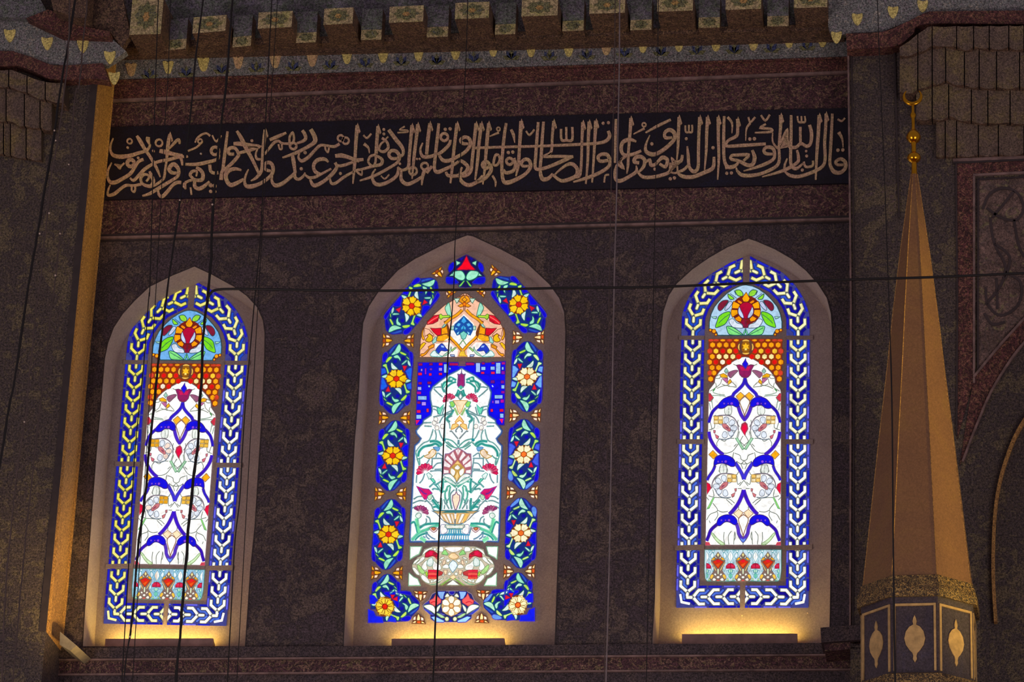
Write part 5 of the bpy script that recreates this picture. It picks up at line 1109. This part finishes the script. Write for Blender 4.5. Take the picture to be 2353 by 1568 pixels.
pen(B_, [(1480,290),(1550,420),(1550,520),(1400,620),(1200,720),(970,800)], [9,10,9,7,7,3]); pen(B_, [(1280,710),(1260,800),(1320,860),(1440,790),(1560,660),(1650,580),(1750,580),(1900,600),(2000,550)], [3,5,7,7,6,6,5,6,6])
loop(B_, (2020,450), 7, 4.5); loop(B_, (2110,495), 7.5, 4.5); pen(B_, [(1740,590),(1750,660),(1790,700),(1810,620)], 4); pen(B_, [(740,480),(880,420),(1040,350)], [6,7,4])
pen(B_, [(650,740),(720,650),(820,530),(900,500),(960,540),(1090,550)], [4,5,6,5,5,5]); pen(B_, [(900,560),(920,640),(960,640),(960,560)], 4); pen(B_, [(1100,540),(1100,430),(1155,350),(1180,450),(1160,540)], 5); loop(B_, (1165,590), 7.5, 5.5); pen(B_, [(1230,540),(1340,500),(1390,450),(1370,370),(1330,310)], [4,6,7,8,7])
pen(B_, [(1920,770),(2030,760),(2150,790),(2280,840),(2352,850)], [7,9,8,8,8]); pen(B_, [(2320,220),(2300,450),(2285,700),(2270,950),(2240,1270)], [8,8,7,7,3], True)
# middle words
pen(C_, [(0,530),(90,520)], [8,6]); pen(C_, [(90,270),(125,300),(170,255)], 4, name=V); pen(C_, [(95,360),(140,400),(150,455)], [7,5,2], name=V)
pen(C_, [(240,180),(230,300),(220,460)], 7.5, True); pen(C_, [(220,470),(160,490),(140,550),(190,590),(215,540),(215,480)], 5); pen(C_, [(220,480),(280,520),(270,570),(190,590),(80,620),(20,640),(70,680),(75,630)], [5,7,7,6,5,5,4,3])
pen(C_, [(350,215),(420,310),(490,400),(495,470),(440,500)], [8,9,8,6,5]); dot(C_, (300,212), 3.4); dot(C_, (300,258), 3.4); pen(C_, [(280,300),(330,340),(345,400),(300,440),(250,420),(270,360),(310,330)], [6,6,6,6,5,4,3]); pen(C_, [(320,310),(345,285)], 3, name=V)
pen(C_, [(440,510),(380,510),(350,470),(380,430),(430,440),(460,490),(440,550),(350,610),(200,690),(50,740)], [6,7,7,7,8,8,6,6,6,3]); pen(C_, [(215,620),(180,680),(200,760),(260,780),(350,750),(430,690),(450,620),(440,600)], [3,5,8,8,7,7,6,4]); pen(C_, [(270,690),(310,720),(355,675)], 3, name=V); dot(C_, (465,565), 3)
pen(C_, [(590,170),(575,330),(560,500),(550,600),(490,630),(440,600)], [8,7,7,7,5,5], True); pen(C_, [(650,160),(630,330),(610,500),(590,720)], [8,7,7,3], True); loop(C_, (600,640), 9, 5); pen(C_, [(480,640),(480,730),(540,775),(630,740),(690,700)], [5,8,8,7,6])
pen(C_, [(515,180),(465,215),(540,220),(540,238),(440,245)], 3, name=V); pen(C_, [(775,150),(755,300),(740,470)], [8,8,7], True); pen(C_, [(700,350),(675,420),(700,490),(780,490),(830,470)], [3,5,7,7,6])
pen(C_, [(865,150),(850,300),(830,480),(820,610),(850,650),(930,620),(1010,580),(1070,540)], [6,7,7,7,8,7,6,5]); loop(C_, (922,290), 8.5, 6); pen(C_, [(985,320),(970,370),(900,440),(850,470)], [6,7,7,6]); pen(C_, [(870,480),(910,530),(980,530),(1060,490),(1140,440),(1190,370),(1180,310),(1130,290),(1090,320),(1110,355),(1170,360)], [6,8,8,7,7,8,8,7,7,7,5]); dot(C_, (932,210), 4); dot(C_, (982,205), 4)
pen(C_, [(1055,150),(1035,300),(1015,480),(1000,640),(985,765)], [8,7,7,6,4], True); pen(C_, [(940,650),(960,685),(1040,690),(1130,660),(1165,600),(1120,550),(1080,530)], [6,7,7,7,8,8,6]); pen(C_, [(1105,600),(1085,660),(1095,740),(1170,785),(1260,750),(1320,690)], [4,6,8,8,7,7])
pen(C_, [(1250,150),(1230,330),(1210,520),(1195,640),(1140,690),(1090,690)], [8,7,7,7,6,5], True); pen(C_, [(1305,150),(1280,350),(1265,530),(1240,730)], [8,7,7,4], True); loop(C_, (720,590), 8, 5); pen(C_, [(720,630),(700,690),(690,785)], [8,7,3]); pen(C_, [(795,590),(740,660)], 6); dot(C_, (640,515), 2.6); dot(C_, (668,515), 2.6)
pen(D_, [(-59,424),(200,415),(600,405),(1000,388),(1200,375),(1290,350),(1325,300),(1310,250)], [5,5,5,6,6,7,8,7]); pen(D_, [(80,170),(65,330),(50,500),(40,640),(20,800)], [7,8,7,6,3], True); loop(D_, (180,230), 4, 3, V); pen(D_, [(185,265),(90,305)], [5,2], name=V)
pen(D_, [(260,170),(240,300),(225,450),(215,620),(230,760),(280,780),(370,745),(460,690),(510,620),(500,560),(460,540),(420,570),(430,610),(500,610)], [6,7,7,7,8,9,8,7,8,8,7,7,6,5]); loop(D_, (295,562), 7.5, 6); pen(D_, [(340,530),(355,600),(330,660),(260,680),(230,650)], 7); dot(D_, (282,472), 4); dot(D_, (328,467), 4)
loop(D_, (50,600), 8, 7); pen(D_, [(95,590),(105,650),(60,720),(0,760),(-60,780)], [8,8,7,7,6]); pen(D_, [(185,500),(150,500),(130,590),(165,600),(195,550),(185,500)], 5.5); pen(D_, [(310,235),(335,290),(348,370)], [6,7,2], name=V); pen(D_, [(118,710),(150,770),(148,825)], [5,5,2], name=V)
pen(D_, [(415,150),(405,300),(395,450),(385,600),(360,715)], [9,8,7,7,3], True); pen(D_, [(465,250),(500,290),(550,235)], 4, name=V)
pen(D_, [(590,160),(575,350),(565,500),(560,630),(620,640),(720,610),(860,550),(950,510)], [6,7,7,7,7,7,8,5]); pen(D_, [(645,155),(630,350),(620,520),(610,650),(630,740),(690,740),(740,690)], [6,7,7,7,9,8,5]); pen(D_, [(750,150),(735,300),(730,430),(710,480),(655,512),(800,510),(950,515)], [7,6,6,6,6,6,6], True)
pen(D_, [(740,700),(820,760),(900,750),(980,710),(990,640),(940,590),(880,600),(800,660),(760,700)], [6,7,8,8,8,8,6,4,3]); pen(D_, [(1050,160),(1040,350),(1035,550),(1020,700),(980,730)], [8,6,6,6,4], True); pen(D_, [(1115,155),(1105,350),(1100,550),(1080,795)], [8,7,6,4], True); pen(D_, [(1185,145),(1175,300),(1165,480),(1155,640),(1145,780)], [9,7,6,5,4], True)
pen(D_, [(825,230),(830,340),(880,345),(940,340),(940,210)], 5.5, name=V); pen(D_, [(878,210),(880,340)], 5, name=V); pen(D_, [(1320,550),(1230,560),(1205,520),(1240,490),(1300,495),(1330,560),(1310,620),(1220,680),(1100,730),(950,775)], [6,7,7,7,8,8,7,7,7,3]); dot(D_, (1258,170), 3.6); dot(D_, (1312,165), 3.8); pen(D_, [(1270,780),(1280,710),(1320,700)], 4, name=V)
# the first words, at the right end
pen(E_, [(90,150),(85,350),(80,600)], [5.5,6,5]); pen(E_, [(245,140),(235,300),(220,480),(215,620),(203,710)], [8,7,6,6,3], True); pen(E_, [(300,380),(230,360),(160,390),(145,470),(180,520),(270,510),(350,475)], [4,8,8,8,7,7,5]); pen(E_, [(190,530),(140,580),(165,650),(100,610)], [7,5,6,5])
pen(E_, [(100,620),(80,690),(90,770),(140,785),(230,740),(300,690),(300,630)], [4,6,8,8,7,7,3]); loop(E_, (380,208), 4.4, 3.4, V); pen(E_, [(385,245),(270,305)], [5,2], name=V); pen(E_, [(655,155),(520,220),(395,290)], [5,6,3])
pen(E_, [(440,315),(400,410),(400,480),(450,510),(510,505),(600,450),(690,360),(690,290),(640,260),(595,290),(600,340),(670,340)], [2,5,8,9,8,8,8,9,8,7,7,5]); dot(E_, (460,405), 4); pen(E_, [(740,130),(735,280),(730,420),(718,570)], [7,7,6,3], True)
pen(E_, [(805,215),(810,280),(842,285),(875,280),(875,210)], 4.2, name=V); pen(E_, [(842,210),(842,280)], 4, name=V); dot(E_, (815,352), 3.6); pen(E_, [(330,600),(280,590),(290,550),(340,535),(385,570),(375,640),(320,700)], [7,8,8,8,8,7,4])
pen(E_, [(400,590),(440,570),(450,620),(490,620),(520,590),(570,545),(620,570),(600,640),(540,610)], [5,6,8,7,6,8,8,7,6]); dot(E_, (490,665), 3.5); pen(E_, [(310,690),(370,745),(480,745),(600,715),(650,680),(680,600),(670,560),(700,590),(760,580),(775,520)], [4,7,7,7,7,7,6,6,7,6]); pen(E_, [(650,600),(650,690),(720,700),(720,620)], 4); dot(E_, (650,765), 4); dot(E_, (693,755), 4)
pen(E_, [(955,130),(945,300),(940,480),(935,650),(890,690),(845,640),(835,530),(825,430)], [8,7,7,7,8,7,7,4], True); pen(E_, [(850,610),(790,670),(730,700),(780,740),(880,745),(1000,700),(1090,650),(1100,540)], [5,6,5,8,8,8,8,6]); pen(E_, [(1035,130),(1025,300),(1020,480),(1003,675)], [8,7,6,3], True); dot(E_, (1090,445), 4)
pen(E_, [(1145,130),(1145,350),(1150,550),(1138,772)], [8,7,6,3], True); pen(E_, [(1205,120),(1200,350),(1205,560),(1240,640),(1300,640),(1344,610)], [6,7,7,8,8,6]); pen(E_, [(1240,130),(1285,190),(1285,295)], [6,5,2], name=V); dot(E_, (1232,708), 3.8); dot(E_, (1280,705), 3.8)
pen(F_, [(90,150),(90,240),(80,320),(0,365),(-28,400),(-20,428),(150,420),(380,405)], [8,7,7,6,6,6,7,6], True); pen(F_, [(200,130),(220,180),(270,130)], 4.4, name=V); pen(F_, [(220,190),(180,250),(172,370)], [5,4,2], name=V); pen(F_, [(330,110),(375,165),(420,105)], 4.6, name=V); pen(F_, [(380,200),(325,240),(430,250),(430,280),(265,290)], [4,5,5,5,3], name=V); dot(F_, (215,355), 4.2); dot(F_, (262,352), 4.2)
pen(F_, [(535,110),(530,250),(515,430),(515,590),(450,660),(300,720),(150,730),(90,690),(75,650)], [9,7,6,7,7,7,8,6,3], True); pen(F_, [(240,470),(265,550),(240,620),(180,620),(100,580),(20,560),(30,525),(80,520),(200,520),(150,580)], [6,9,8,8,7,6,6,6,7,5]); pen(F_, [(-40,650),(60,630),(100,590)], [7,6,5])
pen(F_, [(460,510),(380,505),(360,470),(390,440),(450,450),(470,510),(450,570),(330,630),(150,685)], [5,7,7,7,8,7,7,7,2]); pen(F_, [(450,290),(450,380),(490,440),(520,440),(560,330),(600,260),(600,350),(620,430),(690,440),(740,400),(800,430),(840,400),(850,300),(830,210)], [3,4,5,5,5,5,6,7,7,6,7,7,8,7], False); pen(F_, [(640,110),(640,300),(635,480),(640,620),(690,660),(760,610)], [6,7,7,7,7,4]); pen(F_, [(735,230),(735,330),(740,420)], 6)
pen(F_, [(705,120),(715,175),(748,182),(785,175),(780,120)], 4, name=V); pen(F_, [(745,120),(748,178)], 4, name=V); pen(F_, [(700,470),(715,540),(700,600),(560,680),(340,745)], [5,7,7,7,2]); pen(F_, [(600,555),(575,620),(570,670)], [3,5,5]); pen(F_, [(770,590),(790,640),(860,630),(865,580)], 5)
pen(F_, [(1000,95),(995,250),(985,400),(990,560),(960,640),(850,700),(720,740),(630,730),(575,690)], [7,7,7,7,7,7,7,7,4], True); dot(F_, (795,480), 3); dot(F_, (800,530), 3.6); dot(F_, (755,675), 3.8); pen(F_, [(930,110),(920,300),(905,500),(893,775)], [8,8,7,4], True)
pen(F_, [(1065,95),(1055,300),(1045,480),(1040,610),(1080,690),(1150,700),(1200,650),(1195,590),(1150,560),(1100,590),(1120,620),(1180,620)], [6,7,7,7,9,8,8,8,7,7,6,5]); pen(F_, [(1120,150),(1160,170),(1195,140)], 4, name=V); pen(F_, [(1130,285),(1165,350),(1175,440)], [8,5,2], name=V); dot(F_, (1122,470), 4.2); dot(F_, (1172,468), 4.2)
# ------------------------------------------------------------------ lamps on the window sills
def sill_lamp(x0, y0, x1, y1, key, label):
    a, b = P(x0, y0, .15), P(x1, y1, .15); zs = (WIN[key]['inn'][0].z+WIN[key]['inn'][-1].z)/2+.001
    root = empty('window_lamp', Vector(((a.x+b.x)/2, .19, zs)))
    X0, X1, Z0, Z1 = a.x, b.x, zs, (a.z+b.z)/2; Y0, Y1 = .15, .225
    mb = MB(); t = .006
    q = lambda z, d, zb=None: [Vector((X0+d, Y0+d, z)), Vector((X1-d, Y0+d, z)), Vector((X1-d, Y1-d, z if zb is None else zb)), Vector((X0+d, Y1-d, z if zb is None else zb))]
    o0, o1, i1, i0 = q(Z0, 0), q(Z1, 0, Z1-.03), q(Z1, t, Z1-.03), q(Z1-.05, t)
    for k in range(4):
        j = (k+1) % 4
        mb.face([o0[k], o0[j], o1[j], o1[k]], M['housing']); mb.face([o1[k], o1[j], i1[j], i1[k]], M['housing']); mb.face([i1[k], i1[j], i0[j], i0[k]], M['housing'])
    mb.face(o0[::-1], M['housing']); mb.build('lamp_housing', root)
    mb = MB(); z = Z1-.036; s = [Vector((X0+.010, Y0+.03, z)), Vector((X1-.010, Y0+.03, z)), Vector((X1-.010, Y1-.008, z)), Vector((X0+.010, Y1-.008, z))]
    mb.prism(s, [p-Vector((0, 0, .003)) for p in s], M['lamp']); mb.build('light_strip', root)
    tag(root, label, 'lamp', 'window sill lamps')
sill_lamp(242, 1468, 490, 1468, 'left', 'sill lamp box under the left window, crossed by the cables')
sill_lamp(900, 1469.5, 1159, 1466, 'mid', 'sill lamp box under the tall middle window')
sill_lamp(1567, 1459.5, 1832, 1454.5, 'right', 'sill lamp box under the window nearest the minbar spire')
for x, y, lb in ((1705, 1415, 'pale screw head in plaster under the middle of the right window'), (1856, 1409.5, 'pale screw head in plaster by the lower right window corner')):
    c = P(x, y, DEEP-.004); mb = MB()
    rows = [[Vector((c.x+.006*math.cos(a)*math.cos(e), c.y-.004*math.sin(e), c.z+.006*math.sin(a)*math.cos(e))) for a in [k*math.pi/5 for k in range(10)]] for e in (0, .6, 1.2)]
    mb.grid(rows, M['bead'], closed=True); mb.face(rows[-1], M['bead']); tag(mb.build('screw', None), lb, 'screw')
# grey wedge at the foot of the gilded strip
mb = MB(); f = [P(x, y, -.42) for x, y in ((138,1452),(176,1484),(161,1496),(137,1482))]; mb.prism(f[::-1], [Vector((p.x+.02, -.1, p.z)) for p in f[::-1]], M['grey_stone'])
tag(mb.build('stone_wedge', None), 'small grey wedge at the foot of the gilded corner strip', 'stone')

# ------------------------------------------------------------------ the minbar spire
def spire():
    yc = -1.25; s = (P(2111,1300,yc)-P(2110,1300,yc)).length
    root = empty('minbar_spire', P(2111, 1640, yc)); tag(root, 'tall brown faceted minbar spire with gold crescent finial beside the right window', 'spire')
    pa, pb = P(2101, 400, yc), P(2110, 1330, yc)
    ax = lambda z: pb.x+(pa.x-pb.x)*(z-pb.z)/(pa.z-pb.z)
    ROT = math.radians(-3.0)
    def ring(row, ap, dz=0.0):
        z = P(2108, row, yc-ap*s).z+dz; r = ap*s/math.cos(math.pi/8); out = []
        for k in range(8):
            a = math.radians(-90-22.5+45*k)+ROT; out.append(Vector((ax(z)+r*math.cos(a), yc+r*math.sin(a), z)))
        return out
    def shell(name, prof, mt, parent=root):
        mb = MB(); rs = [ring(*p) for p in prof]; mb.grid(rs, mt, closed=True, smooth=False); mb.face(rs[0][::-1] if rs[0][0].z > rs[-1][0].z else rs[0], mt); mb.face(rs[-1], mt)
        return mb.build(name, parent)
    cone = shell('cone', [(398,7),(440,14),(560,33),(720,54),(820,65),(1000,87),(1180,107),(1332,124)], M['cone'])
    # ribs along the arrises
    pr = [(398,7),(440,14),(560,33),(720,54),(820,65),(1000,87),(1180,107),(1332,124)]; rs = [ring(*p) for p in pr]
    for k in range(8):
        mb = MB(); c = Vector((0, yc, 0)); rows = []
        for r in rs:
            p = r[k]; d = Vector((p.x-ax(p.z), p.y-yc, 0)).normalized(); t = Vector((-d.y, d.x, 0))
            rows.append([p-t*.004-d*.004, p+d*.004, p+t*.004-d*.004])
        mb.grid(rows, M['gilt_strip'], smooth=False); mb.build('arris_rib', cone)
    crest = shell('cresting', [(1322,128),(1332,131),(1352,137),(1370,136),(1372,126)], M['crest'])
    shell('recess_band', [(1368,128),(1386,127)], M['lacquer'])
    drum = shell('drum', [(1380,126),(1548,126)], M['lacquer'])
    # panels on the faces of the drum: gilt frame and pointed gilt roundel
    top, bot = ring(1386,126), ring(1544,126)
    for k in range(8):
        j = (k+1) % 8; a, b, c, d = top[k], top[j], bot[j], bot[k]
        n = (b-a).cross(d-a).normalized()
        if n.dot(((a+c)/2)-Vector((ax(a.z), yc, (a.z+c.z)/2))) < 0: n = -n
        U = lambda u, v, o=.003: (a*(1-u)+b*u)*(1-v)+(d*(1-u)+c*u)*v+n*o
        wid = (b-a).length; hei = (d-a).length; fu = .014/wid; fv = .015/hei; e = .012/wid
        mb = MB(); O = [(e,.01),(1-e,.01),(1-e,.99),(e,.99)]; I = [(e+fu,.01+fv),(1-e-fu,.01+fv),(1-e-fu,.99),(e+fu,.99)]
        for q in range(4):
            w_ = (q+1) % 4
            if q == 2: continue
            pts = [U(*O[q], .008), U(*O[w_], .008), U(*I[w_], .008), U(*I[q], .008)]; mb.prism(pts, [p-n*.010 for p in pts], M['gilt'])
        fr = mb.build('panel_frame', drum)
        half = [(0,-54),(3,-47),(4.5,-40),(3,-32),(12,-27),(20,-16),(23.5,0),(20,15),(12,27),(5.5,34),(3.5,41),(4.5,48),(0,56)]
        pts2 = half+[(-x, y) for x, y in half[-2:0:-1]]
        pts = [U(.5+x/105, .52+y/160, .007) for x, y in pts2]; mb = MB(); mb.prism(pts, [p-n*.009 for p in pts], M['gilt']); mb.build('roundel', drum)
    shell('base_cresting', [(1546,126),(1548,150),(1566,153),(1640,153)], M['crest'])
    # gold finial
    fin = None
    def lathe(name, prof, mt, parent):
        mb = MB(); rows = []
        for row, r in prof:
            c = P(2101-(400-row)*.022, row, yc); rows.append([Vector((c.x+r*s*math.cos(t), yc+r*s*math.sin(t), c.z)) for t in [k*math.pi/10 for k in range(20)]])
        mb.grid(rows, mt, closed=True); mb.face(rows[0], mt); mb.face(rows[-1][::-1], mt); return mb.build(name, parent)
    fin = lathe('finial', [(402,7.5),(396,7),(388,6.5),(378,6.5),(374,6)], M['gold'], root)
    lathe('finial_bulb', [(374,6),(371,12),(367,16),(362,17),(357,15),(353,10),(350,6)], M['gold'], fin)
    lathe('finial_neck', [(350,6),(340,5.5),(333,6),(328,7)], M['gold'], fin)
    lathe('finial_bulb', [(329,7),(326,12),(321,16.5),(315,18),(309,16),(303,11),(298,6),(292,4)], M['gold'], fin)
    lathe('finial_neck', [(292,4),(282,4),(272,4),(269,6),(265,7.5),(261,6),(258,4),(250,3.6),(242,3.4)], M['gold'], fin)
    mb = MB(); rows = []; cc = P(2097, 221, yc)
    for i in range(25):
        a = math.radians(-222+264*i/24); t = math.sin(math.pi*i/24); r = (1.2+4.4*t)*s; R0 = 21*s
        c = cc+Vector((R0*math.cos(a), 0, R0*math.sin(a))); d = Vector((math.cos(a), 0, math.sin(a)))
        rows.append([c+d*(r*math.cos(b))+Vector((0, r*.8*math.sin(b), 0)) for b in [k*math.pi/5 for k in range(10)]])
    mb.grid(rows, M['gold'], closed=True); mb.face(rows[0], M['gold']); mb.face(rows[-1][::-1], M['gold']); mb.build('crescent', fin)
spire()

# ------------------------------------------------------------------ cables hanging in front of the wall
def cable(px, wpx, y, mt, label, beads=(), jag=0.0, name='hanging_cable', group='hanging cables'):
    l = smooth_open(px, 4); pts = [P(a+random.uniform(-jag, jag), b, y) for a, b in l]
    k = (pts[0]-CAM).length/FPX; rows = []
    for i, p in enumerate(pts):
        t = (pts[min(i+1, len(pts)-1)]-pts[max(i-1, 0)]).normalized(); u = t.cross(Vector((0, 1, 0))).normalized(); v = t.cross(u)
        w_ = wpx[min(len(wpx)-1, int(i*len(wpx)/len(pts)))] if isinstance(wpx, (list, tuple)) else wpx
        r = w_*k*.5*(1+random.uniform(-.18, .18)*(1 if jag else 0)); rows.append([p+u*(r*math.cos(a))+v*(r*math.sin(a)) for a in [q*math.pi/4 for q in range(8)]])
    mb = MB(); mb.grid(rows, mt, closed=True); mb.face(rows[0], mt); mb.face(rows[-1][::-1], mt)
    o = mb.build(name, None); tag(o, label, 'cable', group)
    for bx, by, br in beads:
        c = P(bx, by, y-.012); mb = MB(); r = br*k
        rows = [[c+Vector((r*math.cos(a)*math.sin(e), r*math.sin(a)*math.sin(e), r*math.cos(e))) for a in [q*math.pi/4 for q in range(8)]] for e in (.3, .9, 1.57, 2.2, 2.8)]
        mb.grid(rows, M['bead'], closed=True); mb.face(rows[0], M['bead']); mb.face(rows[-1][::-1], M['bead']); mb.build('bead', o)
    return o
CB, CD, WI = M['cable'], M['cord'], M['wire']
cable([(175,-60),(172,0),(157,100),(140,197),(126,299),(114,371),(92,502),(78,585),(61,686),(36,860),(21,937),(5,1035),(-8,1110)], 5.5, -2.6, CB, 'thick black cable on the left pier, the one that reaches the top edge', [(125,300,2.2),(91,537,2.2)], .8)
cable([(163,-60),(157,110),(150,192),(133,318),(119,400),(104,536),(94,633),(80,740),(68,860),(58,965),(39,1086),(28,1193),(14,1341),(7,1490),(3,1640)], 3.2, -2.62, CD, 'thin grey cord with pale beads just right of the thick black pier cable', [(128,323,2.0),(113,490,2.6),(56,970,2.2)], .8)
cable([(204,-60),(198,30),(191,100),(182,197),(173,216),(160,376),(140,536),(127,638),(114,745),(102,860),(86,993),(70,1137),(56,1267),(44,1397),(30,1568),(24,1640)], 3.2, -2.5, CD, 'worn grey cord running beside the gilded corner strip to the bottom', [(158,378,2.0),(138,537,2.2),(127,633,2.4)], .9)
cable([(470,-60),(467,0),(450,130),(437,270),(415,450),(395,590),(385,663),(372,766),(363,839),(353,942),(344,1020),(333,1147),(320,1237),(312,1323),(304,1418),(298,1466),(288,1530),(280,1640)], [4,4,4.5,5,5.5,5.5,4.5,3], -2.4, CB, 'black cable crossing the left part of the first stained glass window', [(413,460,2.0),(299,1464,2.4)], .5)
cable([(537,-60),(534,0),(526,110),(519,200),(503,330),(490,470),(485,590),(476,693),(466,781),(462,883),(453,1035),(445,1100),(435,1195),(427,1291),(419,1387),(414,1466),(408,1520),(402,1640)], [5,5.5,6,6,6.5,6,6], -2.3, CB, 'thickest ragged black cable over the first window, where the level wire is tied', [(461,353,2.2),(488,470,2.4)], 1.1)
cable([(366,-60),(357,200),(345,640),(343,672),(340,707),(330,840),(310,1040),(296,1290),(285,1482),(276,1640)], 2.4, -2.0, CB, 'thin dark wire along the left border of the first window')
cable([(628,-60),(612,240),(600,520),(585,690),(573,825),(564,927),(557,1035),(551,1147),(540,1243),(532,1387),(527,1482),(519,1640)], 2.6, -2.0, CB, 'thin dark wire on plaster right of the first window')
cable([(1077,-60),(1075,0),(1070,150),(1060,330),(1046,553),(1044,632),(1038,727),(1033,775),(1028,839),(1026,903),(1020,1000),(1017,1080),(1010,1198),(1006,1303),(1001,1414),(998,1494),(992,1640)], [2,2,2.4,3,3,3,3.6,4], -2.0, CB, 'thin dark wire hanging down through the tall middle window')
cable([(1426,-60),(1424,0),(1423,150),(1420,300),(1416,480),(1412,620),(1407,900),(1401,1250),(1395,1480),(1390,1640)], 3.2, -2.2, WI, 'pale steel wire hanging between the middle and right windows')
cable([(1414,-60),(1412,150),(1408,310),(1404,440),(1398,800),(1388,1640)], 2.0, -1.9, CD, 'faint grey cord just left of the pale steel wire')
cable([(2014,-60),(2016,0),(2021,137),(2028,297),(2033,420),(2040,620),(2046,791),(2050,967),(2053,1300),(2057,1568),(2060,1640)], [2,2,2.2,3.4,4.4], -2.4, CB, 'dark wire that falls in front of the minbar spire')
cable([(1515,-60),(1513,0),(1510,260),(1506,440),(1500,760),(1484,1640)], 1.8, -2.0, CB, 'very thin dark wire crossing the inscription between middle and right windows')
cable([(640,-60),(634,60),(619,285),(608,445),(596,640),(540,1640)], 1.8, -2.1, CB, 'very thin dark wire crossing the inscription above the first window')
cable([(393,-60),(390,60),(386,180),(378,300),(360,640),(300,1640)], 1.8, -2.1, CB, 'very thin wire left of the black cable at the cornice')
cable([(474,690),(483,676),(492,668),(520,664.5),(600,665),(700,667),(855,668.5),(1000,667),(1150,665),(1300,662),(1500,660),(1700,652),(1950,643),(2150,637),(2353,628),(2600,617)], 6.2, -2.32, CB, 'level black wire strung across all three windows and the spire', name='level_wire', group=None)
